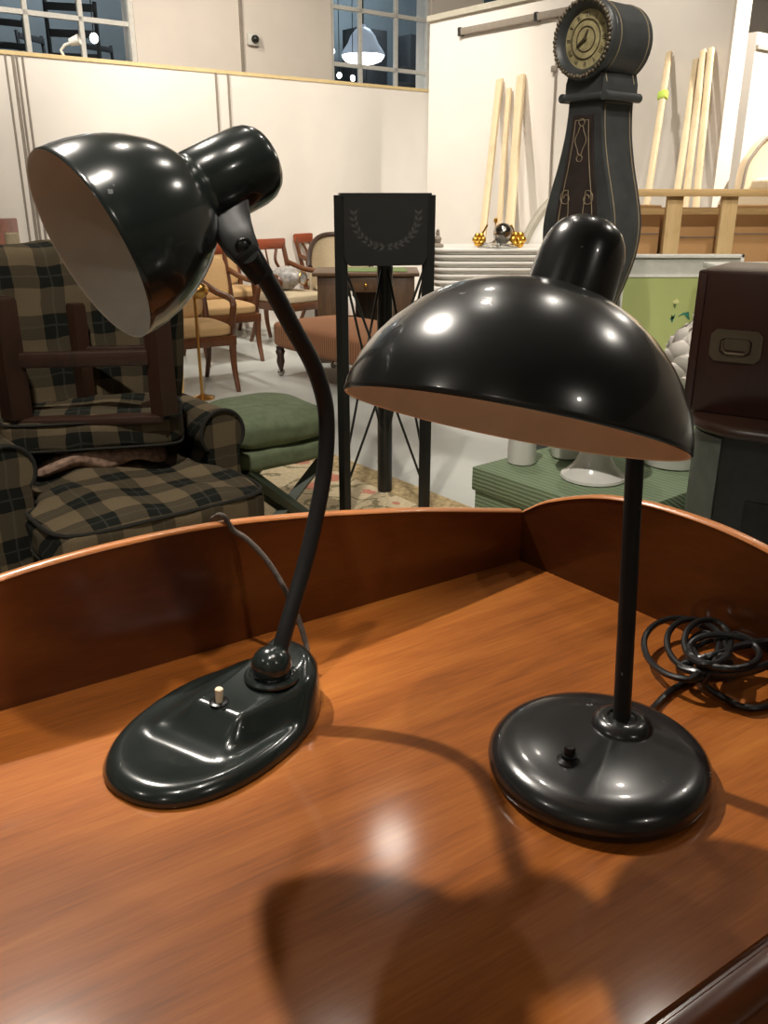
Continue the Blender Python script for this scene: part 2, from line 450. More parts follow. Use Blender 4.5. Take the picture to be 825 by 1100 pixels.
for i in range(NR+1):
    t = 1-.999*(i/NR)**1.0; r = []
    for j in range(NT):
        a, c = outline(2*PI*j/NT); s_, q_ = a*t, c*t
        r.append(lc+la*s_+lp*q_+V((0, 0, max(.004, hbase(s_, q_, t)))))
    rings.append(r)
b.rings(rings); b.build('base', M['enamel_worn'], lampL, sharp=75, shift=lc)
zb = lambda s, q: DT+hbase(s, q, max(abs(s)/HL, abs(q)/HW))
swp = lc+la*ws+lp*wq; swz = zb(ws, wq)
b = B(); b.lathe([(.0001, 0), (.0095, 0), (.0095, .0012), (.007, .0022), (.0048, .0022), (.0048, .001), (.0001, .001)], 24, Matrix.Translation((swp.x, swp.y, swz-.0004)))
col = b.build('switch_plate', M['bakelite'], lampL, shift=lc)
b = B(); b.tube([V((swp.x, swp.y, swz)), V((swp.x+.0004, swp.y, swz+.006)), V((swp.x+.0008, swp.y, swz+.0145)), V((swp.x+.0008, swp.y, swz+.0155))], [.0034, .0036, .0040, .003], 12)
o = b.build('switch', M['cream_plastic'], col, shift=lc); o['label'] = 'cream toggle switch'
pz = zb(ps, pq)
b = B(); T = Matrix.Translation((piv.x, piv.y, pz-.001))
b.lathe([(.0285, 0), (.0283, .002), (.026, .0042), (.0235, .004), (.022, .002), (.0001, .002)], 40, T)
ringo = b.build('collar', M['enamel_worn'], lampL, shift=lc)
b = B(); b.ball((piv.x, piv.y, pz+.011), .0205, n=32); b.build('ball_joint', M['enamel_worn'], ringo, shift=lc)
# small screw lug at the rear
q = onz(327, 722, DT+.03)
b = B(); b.ball((q.x-.004, q.y, DT+.03), .007, (1, 1, .7), 12); b.build('screw', M['steel'], lampL, shift=lc)
# stem: an arc in one upright plane
P0 = V((piv.x, piv.y, 0)); nrm = V((.835, -.55, 0))
sp_ = [(297, 712), (301, 700), (307, 676), (327, 608), (341, 548), (349, 500), (351, 455), (347, 424), (335, 389), (315, 353), (293, 312), (277, 287), (268, 275)]
stem = [onpl(u, v, P0, nrm) for u, v in sp_]
b = B(); b.tube(bez(stem, 72), .0083, 16); b.build('stem', M['tube'], lampL, shift=lc)
# shade
LC = V((-.2368, .7206, 1.357)); LA = V((.7099, .5908, .3834)).normalized()
e1 = LA.cross(V((0, 0, 1))).normalized(); e2 = LA.cross(e1)
ML = frame(LC, e1, e2, LA)
outer = [(.0792, -.0010), (.0800, .0005), (.0796, .004), (.0795, .012), (.0785, .024), (.0758, .038), (.0715, .052), (.0655, .066), (.0575, .080), (.0485, .091), (.0395, .099), (.0350, .1025), (.033, .104)]
b = B(); b.lathe(outer+[(.033, .100)], 72, ML, open_=True)
# inner return at the rim
shL = b.build('shade', M['enamel_worn'], lampL, sharp=50, shift=lc)
inner = [(.0792, -.0010), (.0782, -.0002), (.0776, .012), (.0766, .024), (.0739, .038), (.0696, .052), (.0636, .065), (.055, .078), (.046, .088), (.037, .0955), (.020, .0985), (.0001, .099)]
b = B(); b.lathe(inner, 72, ML, open_=True); o = b.build('shade_lining', M['lining_grey'], shL, shift=lc); o['label'] = 'greyish beige inside of the shade'
# socket housing (cylinder with a rounded end) behind the shade
hp = [(.0001, .095), (.033, .0955), (.0350, .100), (.0350, .1045), (.0340, .1055), (.0340, .1075), (.0347, .1085), (.0349, .150), (.0347, .164), (.0332, .1725), (.0295, .179), (.023, .1825), (.010, .1845), (.0001, .1848)]
b = B(); b.lathe(hp, 56, ML); b.build('socket_housing', M['enamel_worn'], lampL, sharp=50, shift=lc)
# bracket between housing and stem
bolt = ony(260, 264, .757); end = stem[-2]
side0 = V((.30, -.953, 0))
def slab(b, st):
    cs = [ony(u, v, y) for u, v, y, w, t in st]; rr = []
    for k_, (p, (u, v, y, w, t)) in enumerate(zip(cs, st)):
        d_ = (cs[min(k_+1, len(cs)-1)]-cs[max(k_-1, 0)]).normalized(); sd_ = d_.cross(side0).normalized(); nb_ = d_.cross(sd_)
        rr.append([p+sd_*w*x+nb_*t*y_ for x, y_ in ((-1, -.8), (-.8, -1), (.8, -1), (1, -.8), (1, .8), (.8, 1), (-.8, 1), (-1, .8))])
    b.rings(rr)
b = B(); slab(b, [(245, 221, .785, .0165, .012), (248, 236, .775, .0160, .0105), (252, 250, .764, .0155, .0098), (258.5, 263, .757, .0142, .0095), (266, 274, .755, .0118, .009)])
br = b.build('bracket', M['tube'], lampL, sharp=50, shift=lc)
b = B(); slab(b, [(262, 269, .756, .0116, .0100), (270, 281, .757, .0108, .0098), (281, 297, .762, .0098, .0096)]); b.build('stem_socket', M['tube'], lampL, sharp=50, shift=lc)
side = V((1, 0, 0)); fr_ = V((.30, -.953, 0)).normalized()
b = B(); Mb = frame(bolt+fr_*.0080, fr_.cross(V((0, 0, 1))), V((0, 0, 1)), fr_)
b.lathe([(.0001, 0), (.0074, 0), (.0074, .002), (.0060, .003), (.0052, .0022), (.0042, .0028), (.0001, .0038)], 24, Mb)
b.build('bolt', M['bakelite'], br, shift=lc)
# cord leaving the base at the back, over the gallery
gq = V((KX, KY, 0))
def ong(u, v, d): return onpl(u, v, gq+DKN*d, DKN)
cp = [onz(331, 729, DT+.008), ong(331, 705, .104), ong(323, 672, .085), ong(306, 633, .06), ong(286, 601, .035), ong(266, 580, .015), ong(250, 569, .002), ong(241, 564.5, -.006)]
cl_ = cp[-1]; cl_.z = max(cl_.z, DT+.1515+.0065)
cp += [cl_-DKN*.010-DK1*.006+V((0, 0, -.003)), cl_-DKN*.0165-DK1*.008+V((0, 0, -.02)), cl_-DKN*.018-DK1*.008+V((0, 0, -.12)), cl_-DKN*.03-DK1*.01+V((0, 0, -.6))]
b = B(); b.tube(bez(cp, 90), .0032, 10); o = b.build('power_cord', M['fabric_cord'], lampL, shift=lc); o['label'] = 'grey cord over the gallery edge'

# ================================================================== RIGHT LAMP
rc = V((.1965, .6585, DT))
lampR = thing('desk_lamp', 'black desk lamp with round domed base, straight stem and wide dome shade', 'lamp', rc)
T = Matrix.Translation(rc) @ Matrix.Diagonal((1.03, 1.03, 1, 1))
b = B(); b.lathe([(.0001, .0), (.0935, .0), (.0950, .002), (.0965, .006), (.0975, .011), (.0968, .016), (.0935, .0215), (.088, .0258), (.080, .0285), (.070, .0300), (.065, .0304), (.060, .0312), (.045, .0332), (.028, .0346), (.0001, .035)], 96, T)
b.build('base', M['enamel'], lampR, sharp=50, shift=rc)
st0 = onz(668, 772, DT+.040)
b = B(); T2 = Matrix.Translation((st0.x, st0.y, DT+.0295))
b.lathe([(.0285, 0), (.0288, .004), (.027, .008), (.0225, .0115), (.018, .0135), (.0135, .0135), (.0120, .011), (.0001, .011)], 40, T2)
b.build('collar', M['enamel'], lampR, shift=rc)
s1 = ony(682, 495, .735); up = (s1-V((st0.x, st0.y, DT+.04)))
s0 = V((st0.x, st0.y, DT+.036))
RC = V((.0971, .6271, 1.2356)); RA = V((.2038, .3104, .9285)).normalized()
e1 = RA.cross(V((0, 0, 1))).normalized(); e2 = RA.cross(e1)
pr = (CR*.979 - CU*.204); pr = (pr-RA*pr.dot(RA)).normalized(); pb = RA.cross(pr)
if pb.y < 0: pb = -pb
MR = frame(RC, e1, e2, RA)
outR = [(.1290, -.0012), (.1302, .0002), (.1298, .003), (.1288, .011), (.1245, .026), (.1170, .0415), (.1065, .0565), (.0920, .0725), (.0755, .0858), (.0570, .0958), (.0385, .1020), (.0180, .1052), (.0001, .1060)]
b = B(); b.lathe(outR, 96, MR, open_=True); shR = b.build('shade', M['enamel'], lampR, sharp=50, shift=rc)
b = B(); b.lathe([(.1290, -.0012), (.1270, -.0004), (.1264, .011), (.1222, .025), (.1146, .040), (.1042, .0548), (.0900, .0706), (.0736, .0838), (.0552, .0938), (.037, .1000), (.017, .1032), (.0001, .104)], 96, MR, open_=True)
o = b.build('shade_lining', M['lining_tan'], shR, shift=rc); o['label'] = 'tan inside of the shade'
NA = (RA + pr*.115).normalized(); nc = RC + pr*.0105 + pb*.012
f1 = NA.cross(V((0, 0, 1))).normalized(); f2 = NA.cross(f1)
MN = frame(nc, f1, f2, NA)
b = B(); b.lathe([(.0001, .083), (.0345, .083), (.0345, .098), (.0342, .108), (.0337, .118), (.0330, .132), (.0318, .142), (.0292, .1505), (.0245, .158), (.0175, .1632), (.008, .1658), (.0001, .1662)], 56, MN)
nk = b.build('socket_housing', M['enamel'], lampR, sharp=50, shift=rc)
jn = nc + NA*.112 + pb*.052
stp = [s0, s0.lerp(s1, .5), s1, s1+up*.16, s1+up*.30, jn-V((.0, -.002, .012)), jn-pb*.004]
b = B(); b.tube(bez(stp, 60), .0081, 16); b.build('stem', M['tube'], lampR, shift=rc)
b = B(); b.ball(jn, .0125, n=20); b.tube([jn, jn-pb*.03], [.009, .010], 16); b.build('swivel_joint', M['tube'], lampR, shift=rc)
# push switch
sq = onz(611, 818, DT+.031)
b = B(); T3 = Matrix.Translation((sq.x, sq.y, DT+.0300)); b.lathe([(.0105, 0), (.0108, .003), (.0085, .0045), (.0070, .0055), (.0070, .009), (.0001, .009)], 28, T3)
pl_ = b.build('switch_plate', M['bakelite'], lampR, shift=rc)
b = B(); b.lathe([(.0048, .008), (.0050, .0145), (.0040, .0165), (.0001, .0168)], 20, T3); b.build('switch', M['bakelite'], pl_, shift=rc)
# cord and its bundle of loops
zc = DT+.004
def gp(u, v, dz=0): return onz(u, v, zc+dz)
pts = [gp(698, 765, .004), gp(705, 757), gp(722, 741), gp(750, 726)]
def loop(cu, cv, ru, rv, rot, z0, n=10, start=0, turns=1.0, jit=.004):
    out = []
    for i in range(int(n*turns)+1):
        a = start+2*PI*i/n
        x, y = ru*math.cos(a), rv*math.sin(a)
        u = cu+x*math.cos(rot)-y*math.sin(rot); v = cv+x*math.sin(rot)+y*math.cos(rot)
        out.append(gp(u, v, z0+jit*(1+math.sin(a*2+cu))))
    return out
pts += [gp(770, 712, .006)]
pts += loop(735, 697, 44, 32, .25, .012, start=.6, turns=1.15)
pts += loop(748, 694, 33, 27, .5, .018, start=1.1, turns=1.1)
pts += loop(760, 690, 25, 24, .2, .03, start=.4, turns=1.2)
pts += [gp(765, 705, .022), gp(785, 712, .02)]
pts += loop(778, 700, 38, 18, .1, .03, start=2.6, turns=1.1)
pts += loop(790, 703, 52, 22, -.15, .016, start=2.4, turns=1.2)
pts += loop(802, 706, 46, 14, -.25, .024, start=3.0, turns=1.05)
pts += [gp(770, 716, .026), gp(752, 708, .03), gp(742, 690, .026), gp(757, 680, .028), gp(772, 690, .03), gp(765, 718, .03)]
pts += [gp(757, 735, .012), gp(775, 748, .002), gp(800, 760, .001), gp(830, 757, 0), gp(860, 740, 0), gp(880, 715, 0), gp(870, 690, .004), gp(840, 690, .02), gp(800, 694, .03), gp(760, 705, .034), gp(735, 712, .02)]
snw = (Matrix.Rotation(DANG, 4, 'Z') @ sn.to_4d()).to_3d() if False else Matrix.Rotation(DANG, 3, 'Z') @ sn
pts = bez(pts, len(pts)*5)
for p in pts:                                   # the bundle lies against the inside of the side board
    k_ = (p-V((KX, KY, p.z))).dot(snw)
    if k_ > -.006: p -= snw*(k_+.006); p.z += .3*max(0, k_)*.5
b = B(); b.tube(pts, .0036, 8)
o = b.build('power_cord', M['rubber'], lampR, shift=rc); o['label'] = 'black rubber cord in loose loops'

# ================================================================== ROOM SHELL
b = B(); b.box((0, 5, -.05), (24, 26, .1)); struct('floor', b, M['floor'])
CEIL = 5.2
b = B(); b.box((0, 5, CEIL+.05), (24, 26, .1)); struct('ceiling', b, M['ceil'])
b = B(); b.box((-9.05, 5, CEIL/2), (.1, 26, CEIL)); struct('wall_left', b, M['upper_wall'])
b = B(); b.box((12.05, 5, CEIL/2), (.1, 26, CEIL)); struct('wall_right', b, M['upper_wall'])
b = B(); b.box((0, -5.05, CEIL/2), (24, .1, CEIL)); struct('wall_front', b, M['upper_wall'])
# low white partition on the left
PA = V((-1.658, 9.353, 0)); PN = -D2
def wallbox(b, o, a0, a1, z0, z1, t, off=0):
    """box on a wall plane through o along D1"""
    Mx = frame(o, D1, PN, V((0, 0, 1)))
    b.box(((a0+a1)/2, t/2+off, (z0+z1)/2), (a1-a0, t, z1-z0), Mx=Mx)
PT = 2.5
b = B(); wallbox(b, PA, -5.5, 3.2, 0, PT-.02, .12); struct('wall_partition', b, M['white_wall'])
b = B(); wallbox(b, PA, -5.5, 3.2, PT-.02, PT+.012, .14, -.01); struct('trim_1', b, M['trim'])
def along(u, v, o=PA):
    p = onpl(u, v, o, D2); return (p-o).dot(D1), p.z
k = 2
for u, v, w in ((13, 120, .007), (21, 120, .011), (25, 120, .007), (31, 120, .007), (233, 110, .008), (246, 110, .008)):
    a, z = along(u, v); b = B(); wallbox(b, PA, a-w, a+w, .1, PT-.02, .02, -.018); struct('trim_%d' % k, b, M['seam']); k += 1
# building wall with windows behind the partition
WA = PA + PN*1.25
def wz(u, v): return along(u, v, WA)
l1 = wz(146, 40)[0]; m0 = wz(356, 40)[0]; m1 = wz(463, 40)[0]; r0 = wz(518, 4)[0]
l0 = l1-2.75; r1 = r0+1.1; zw0, zw1 = 2.2, 4.45
b = B()
for a0, a1, z0, z1 in ((-7, l0, 0, CEIL), (l1, m0, 0, CEIL), (m1, r0, 0, CEIL), (r1, 16, 0, CEIL),
                       (l0, l1, 0, zw0), (l0, l1, zw1, CEIL), (m0, m1, 0, zw0), (m0, m1, zw1, CEIL), (r0, r1, 0, zw0), (r0, r1, zw1, CEIL)):
    wallbox(b, WA, a0, a1, z0, z1, .3)
struct('wall_back', b, M['upper_wall'])
hbar_l = wz(70, 17)[1]; hbar_m = wz(400, 12)[1]
for n_, (a0, a1, mul, hb_) in enumerate(((l0, l1, [wz(31, 30)[0], wz(90, 30)[0], wz(31, 30)[0]*2-wz(90, 30)[0]], hbar_l), (m0, m1, [wz(390, 40)[0], wz(428.5, 40)[0]], hbar_m), (r0, r1, [(r0+r1)/2], hbar_m)), 1):
    w = bpy.data.objects.new('window_%d' % n_, None); COL.objects.link(w); w['kind'] = 'structure'
    w.location = WA; w.rotation_euler = (0, 0, ANG)
    b = B(); fw = .05
    for x0, x1, z0, z1 in ((a0, a0+fw, zw0, zw1), (a1-fw, a1, zw0, zw1), (a0, a1, zw0, zw0+fw), (a0, a1, zw1-fw, zw1)):
        b.box(((x0+x1)/2, .06, (z0+z1)/2), (x1-x0, .08, z1-z0))
    for x in mul:
        if x > a0+.1: b.box((x, .07, (zw0+zw1)/2), (.045, .05, zw1-zw0))
    for z in (hb_, hb_+.62, hb_-.62):
        if zw0 < z < zw1: b.box(((a0+a1)/2, .07, z), (a1-a0, .05, .045))
    b.build('window_frame', M['winframe'], w)
    b = B(); b.box(((a0+a1)/2, .075, (zw0+zw1)/2), (a1-a0, .006, zw1-zw0)); b.build('window_pane', M['glass'], w)
# dim loft seen through the windows
for nm_, (a0, a1, y0, y1, z0, z1) in (('wall_loft_back', (-7, 16, 3.4, 3.5, 0, CEIL)), ('floor_loft', (-7, 16, .3, 3.4, 1.9, 2.0)), ('wall_loft_left', (-7.1, -7, .3, 3.5, 0, CEIL)), ('wall_loft_right', (16, 16.1, .3, 3.5, 0, CEIL))):
    Mx = frame(WA, D1, PN, V((0, 0, 1))); b = B(); b.box(((a0+a1)/2, (y0+y1)/2, (z0+z1)/2), (a1-a0, y1-y0, z1-z0), Mx=Mx)
    struct(nm_, b, M['darkroom'])
def loftp(u, v, dep): return onpl(u, v, WA+PN*dep, D2)
# lamp reflection in the glass, added as a glowing object in the loft
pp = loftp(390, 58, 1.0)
pd = thing('lamp_reflection', 'glowing bell lamp reflected in the middle window, added behind the glass', 'lamp', (pp.x, pp.y, pp.z))
b = B(); b.lathe([(.30, -.02), (.30, .0), (.27, .05), (.21, .13), (.17, .22), (.10, .30), (.04, .33), (.03, .36), (.0001, .36)], 40); b.build('shade', M['reflection'], pd)
b = B(); b.lathe([(.0001, -.13), (.15, -.12), (.25, -.085), (.285, -.04), (.285, -.012), (.0001, -.012)], 40); b.build('glint', M['glint'], pd)
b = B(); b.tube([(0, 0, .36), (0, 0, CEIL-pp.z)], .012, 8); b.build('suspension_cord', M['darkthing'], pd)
for u, v, where in ((357, 55, 'left of the bell pendant'), (364.5, 81, 'lower left of the bell pendant'), (379, 84, 'right below the bell pendant'), (457.5, 76, 'at the right edge of the middle window'), (101, 41, 'in the left window')):  # reflected glints in the glass, added as glowing balls
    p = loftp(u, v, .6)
    t = thing('hanging_bulb', 'small glowing window reflection '+where, 'light bulb', p, group='glints reflected in the windows')
    b = B(); b.ball((0, 0, 0), .032 if u != 101 else .045, (1, 1, 1.15), 12); b.build('glint', M['glint'], t)
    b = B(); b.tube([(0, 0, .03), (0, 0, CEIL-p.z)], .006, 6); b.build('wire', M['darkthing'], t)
# sensor and conduit on the upper wall
sp0 = onpl(270.5, 43, WA, D2)
t = thing('security_camera', 'small white dome security camera on the upper wall', 'camera', sp0)
Ms = frame(V((0, 0, 0)), D1, V((0, 0, 1)), D2)
b = B(); b.box((0, 0, .03), (.15, .13, .06), .02, Mx=Ms); b.build('mount', M['winframe'], t)
b = B(); b.ball((0, 0, .075), .045, n=18, Mx=Ms); b.build('dome', M['bakelite'], t)
a, z = wz(259, 40); b = B(); wallbox(b, WA, a-.015, a+.015, 1.0, CEIL, .03, -.028); struct('trim_%d' % k, b, M['seam']); k += 1
# clip lamp on top of the partition
p = onpl(68, 55, PA+PN*.06, D2)
t = thing('clip_lamp', 'tiny white clip lamp on the partition top below the left window', 'lamp', (p.x, p.y, PT+.012))
b = B(); b.tube([(0, 0, 0), (-.02, 0, .05), (.02, 0, .09), (.08, .02, .11)], .013, 8); b.build('arm', M['winframe'], t)
b = B(); b.lathe([(.0001, 0), (.03, .005), (.045, .09), (.04, .09), (.0001, .02)], 16, frame(V((.06, .01, .11)), V((0, 1, 0)), V((-.3, 0, .95)), V((.95, .2, .3)).normalized())); b.build('lamp_head', M['winframe'], t)

# tall white partition on the right
RAo = V((.461, 9.772, 0)); RT = 3.0
Mr = frame(RAo, D2, D1, V((0, 0, 1)))
uend = onpl(765, 200, RAo, D1); RL = (uend-RAo).dot(D2)
b = B(); b.box((RL/2, .09, RT/2), (RL, .18, RT), Mx=Mr); struct('wall_divider', b, M['white_wall'])
b = B(); b.box((RL/2, .08, RT+.01), (RL, .24, .05), Mx=Mr); struct('trim_%d' % k, b, M['headgrey']); k += 1
b = B(); b.box((RL+.012, .09, RT/2), (.024, .2, RT), Mx=Mr); struct('trim_%d' % k, b, M['upper_wall']); k += 1
# track rail with its cable
r0p = onpl(496, 35, RAo, D1); r1p = onpl(640, 2, RAo, D1)
x0 = (r0p-RAo).dot(D2); x1 = (r1p-RAo).dot(D2)
t = thing('track_rail', 'long grey metal rail high on the tall white partition', 'rail', RAo+D2*x0+V((0, 0, r0p.z)), math.atan2(D2.y, D2.x))
b = B(); b.box(((x1-x0)/2, -.03, 0), (x1-x0, .05, .06), .008); b.build('rail', M['seam'], t)
for q_ in (.02, (x1-x0)*.62):
    b = B(); b.box((q_, -.03, 0), (.04, .06, .075), .006); b.build('clamp', M['steel'], t)
hk = onpl(598, 40, RAo, D1)
t = thing('cable', 'thin grey cable hanging down the tall white partition', 'cable', hk)
cpt = [onpl(u, v, RAo-D1*.02, D1)-hk for u, v in ((597, 14), (600, 30), (598, 60), (596, 100), (593, 150), (590, 220))]
b = B(); b.tube(bez(cpt, 24), .010, 8); b.build('wire', M['seam'], t)
b = B(); q_ = onpl(595, 74, RAo-D1*.03, D1)-hk; b.box(q_, (.05, .05, .05), .008); b.build('junction', M['seam'], t)
# wall beyond the divider on the far right, brightly lit
FR = V((3.9, 8.6, 0))
z_hi = onpl(800, 31, FR, D2).z
Mf = frame(FR, D1, PN, V((0, 0, 1)))
b = B(); b.box((1.9, .1, z_hi/2), (6, .2, z_hi), Mx=Mf); struct('wall_far', b, M['white_wall'])
z_l = onpl(800, 48, FR, D2).z
b = B(); b.box((1.9, -.012, z_l), (6, .024, .03), Mx=Mf); struct('trim_%d' % k, b, M['headgrey']); k += 1

# ================================================================== LUMBER
def stick(name, u0, v0, u1, v1, off, w, t_, label, group, mat='stick'):
    top_ = onpl(u0, v0, RAo-D1*.04, D1)
    # foot lies on the floor out from the wall
    p = onpl(u1, v1, RAo-D1*off, D1); d = (p-top_).normalized(); foot = top_+d*((.01-top_.z)/d.z)
    b = B(); ax = (top_-foot).normalized(); s_ = D2-ax*D2.dot(ax); s_.normalize(); nn = ax.cross(s_)
    L = (top_-foot).length
    o = thing(name, label, 'lumber', foot, group=group)
    b.box((0, 0, L/2), (w, t_, L), .004, Mx=frame(V((0, 0, 0)), s_, nn, ax)); b.build('board', M[mat], o)
    return o, foot, ax, s_, nn
G1 = 'pale boards leaning on the tall partition'
stick('board', 537, 85, 519, 250, .5, .07, .03, 'pale board leaning on the tall partition, leftmost of all', G1)
stick('board', 547, 95, 536, 245, .35, .05, .03, 'short slim pale board leaning second from the left on the tall partition', G1)
stick('board', 560, 81, 547, 250, .5, .08, .04, 'pale board leaning just left of the tall black clock', G1)
o, ft, ax, s_, nn = stick('board', 719, 56, 699, 190, .5, .045, .03, 'single pale stick with a lime sticker right of the clock', G1)
q_ = onpl(709, 110, RAo-D1*.15, D1)
L_ = (q_-ft).dot(ax); b = B(); b.box((0, 0, 0), (.075, .045, .07), .01, Mx=frame(ax*L_, s_, nn, ax)); b.build('sticker', M['sticker'], o)
stick('board', 748, 64, 729, 195, .5, .045, .03, 'left of three pale sticks leaning beside the partition end', G1)
stick('board', 756, 54, 739, 195, .45, .045, .03, 'middle of three pale sticks leaning beside the partition end', G1)
stick('board', 764, 52, 750, 195, .38, .045, .03, 'right of three pale sticks leaning beside the partition end', G1)

# ================================================================== PLAID ARMCHAIR
AO = V((-.89, 2.79, 0))
arm = thing('wing_armchair', 'large worn armchair in green and beige plaid at left', 'armchair', AO, ANG)
b = B(); b.box((0, .04, .19), (.78, .78, .20), .03); b.build('seat_base', M['plaid_shaded'], arm)
for sx in (-.36, .36):
    for sy in (-.28, .36):
        b = B(); b.tube([(sx, sy, .1), (sx, sy, 0)], [.03, .02], 12); b.build('leg', M['darkwood'], arm)
b = B(); b.pillow((-.02, .46, .80), (.74, .2, .86), .0, 7, n=16, wob=.02); b.build('backrest', M['plaid'], arm)
for sx in (-1, 1):
    b = B()
    o_ = [(0, 0), (.10, .0), (.16, .22), (.18, .45), (.15, .55), (.06, .58), (0, .56)]
    pts_ = bez([V((-x_, z_, 0)) for x_, z_ in o_], 36)
    out_ = [(p.x*1.15, p.y) for p in pts_]
    b.prism(out_, frame(V((sx*.35-.055, .40, .64)), V((0, 1, 0)), V((0, 0, 1)), V((1, 0, 0))), .07); b.build('wing', M['plaid_shaded'], arm, sharp=40)
def arm_part(sx):
    b = B(); x = sx*.375
    o_ = [(x-.065, .10)] + [(x+.085*math.cos(a), .58+.085*math.sin(a)) for a in [PI*1.22-i*(PI*1.44)/20 for i in range(21)]] + [(x+.065, .10)]
    b.bm.free()
    b2 = B(); b2.prism(o_, frame(V((0, .42, 0)), V((1, 0, 0)), V((0, 0, 1)), V((0, -1, 0))), .44)
    p = b2.build('armrest', M['plaid'], arm, sharp=40)
    w = B(); w.tube([V((px, -.022, pz)) for px, pz in o_[1:-1]], .007, 8); w.build('welt', M['welt'], p)
arm_part(-1); arm_part(1)
# loose seat cushion, pulled forward
def cushion(name, label, c, size, rz, mat, tilt=0, tiltx=0, wob=.012, seed=0, puff=.3, tee=0):
    o = thing(name, label, 'cushion', c, rz)
    o.rotation_euler = (tiltx, tilt, rz)
    def tx(x, y): return x*(1-tee*smst(-.04, .02, y)) if tee else x
    b = B(); b.pillow((0, 0, 0), size, puff, 7, n=20, wob=wob, seed=seed)
    for w_ in b.bm.verts: w_.co.x = tx(w_.co.x, w_.co.y)
    p = b.build('cover', M[mat], o)
    hx, hy = size[0]/2*.985, size[1]/2*.985; hz = size[2]/2*(1-puff)*1.0
    for sgn in (1, -1):
        pts_ = []
        for i in range(64):
            a = 2*PI*i/64; c_, s_ = math.cos(a), math.sin(a); kk = (abs(c_)**7+abs(s_)**7)**(-1/7)
            x, y = hx*kk*c_, hy*kk*s_
            pts_.append((tx(x, y), y, sgn*hz*.86))
        b = B(); b.tube(pts_, .006, 6, closed=True); b.build('welt', M['welt'], p)
    return o
cushion('seat_cushion', 'thick plaid seat cushion pulled forward out of the armchair', AO+D2*.06+V((.0, 0, .40)), (.73, .66, .20), ANG, 'plaid', wob=.03, tee=.17)
# crumpled lining cloth between the cushions
t = tag(B().pillow((0, 0, 0), (.44, .26, .10), .5, 4, n=18, wob=.05, seed=3).build('folded_cloth', M['cloth_floral']), 'crumpled pale floral cloth between the two plaid cushions', 'cloth')
t.location = (-1.0, 2.93, .53); t.rotation_euler = (0, 0, .35)
cushion('seat_cushion', 'second plaid cushion lying crooked under the upturned stool', (-1.02, 2.96, .63), (.60, .36, .15), .22, 'plaid', seed=5, wob=.02)
# upturned stool
uz = .665
st = thing('wooden_stool', 'dark wooden stool turned upside down on the plaid armchair', 'stool', (-1.0, 2.93, uz), .12)
b = B(); b.box((0, 0, .015), (.48, .30, .03), .008); b.build('seat', M['darkwood'], st)
for sx, sy, w, h_ in ((-.235, -.12, .085, .39), (.245, -.12, .075, .36), (-.06, .13, .055, .34), (.2, .13, .055, .33)):
    b = B(); b.tube([(sx, sy, .03), (sx, sy, .03+h_-.01), (sx, sy, .03+h_)], [w*.6, w*.6, w*.5], 4); o = b.build('leg', M['darkwood'], st)
b = B(); b.box((0, -.12, .22), (.42, .03, .05), .006); b.build('stretcher', M['darkwood'], st)
b = B(); b.box((.07, .13, .20), (.24, .025, .04), .006); b.build('stretcher', M['darkwood'], st)
# bits behind the armchair at the far left
p = ony(3, 250, 5.0)
t = thing('cabinet', 'narrow brown wooden cabinet behind the plaid armchair at the left edge', 'cabinet', (p.x-.15, 5.0, 0))
z_ = ony(4, 235, 5.0).z
b = B(); b.box((0, 0, z_/2), (.36, .3, z_), .006); cb = b.build('body', M['redwood'], t)
b = B(); b.box((0, -.155, z_/2), (.30, .015, z_-.2), .004); d_ = b.build('door', M['redwood'], t)
b = B(); b.ball((.1, -.17, z_/2), .015); b.build('knob', M['brass'], d_)
p = ony(14, 262, 4.5); z_ = ony(13, 250, 4.5).z
t = thing('pedestal_candle', 'cream pillar candle on a tall stand at far left edge', 'candle', (p.x, 4.5, 0))
b = B(); b.lathe([(.11, 0), (.11, .02), (.03, .05), (.02, .5), (.025, .9), (.045, z_-.12), (.0001, z_-.12)], 24); b.build('stand', M['redwood'], t)
b = B(); b.lathe([(.033, z_-.12), (.033, z_-.005), (.028, z_), (.0001, z_)], 24); b.build('candle', M['cream_fabric'], t)

# ================================================================== GREEN FOLDING STOOL
gc = V((-.49, 3.43, 0))
t = thing('folding_stool', 'folding stool with crossed dark legs and a sage green cushioned seat', 'stool', gc, .66)
b = B(); b.pillow((0, 0, .520), (.48, .46, .16), .45, 5, n=18, wob=.015); b.build('cushion', M['green_fabric'], t)
b = B(); b.pillow((0, 0, .42), (.47, .45, .11), .2, 5, n=16, wob=.008); b.build('seat_pad', M['green_fabric'], t)
for sy in (-.17, .17):
    for sg in (-1, 1):
        b = B(); b.tube([(sg*.20, sy+sg*.012, .385), (-sg*.21, sy+sg*.012, .012)], .026, 4); b.build('leg', M['green_paint'], t)

# ================================================================== RUG
Kc = onz(316, 473, 0)
t = thing('rug', 'beige floral rug under the green stool and black pedestal', 'rug', (Kc.x, Kc.y, 0), ANG)
b = B(); b.box((-1.1, -1.35, .004), (2.2-.34, 2.7-.34, .010), .003); b.build('field', M['rug'], t)
b = B()
for c_, s_ in (((-1.1, -.09, .004), (2.2, .18, .009)), ((-1.1, -2.61, .004), (2.2, .18, .009)), ((-.09, -1.35, .004), (.18, 2.34, .009)), ((-2.11, -1.35, .004), (.18, 2.34, .009))): b.box(c_, s_)
b.build('border', M['rugborder'], t)

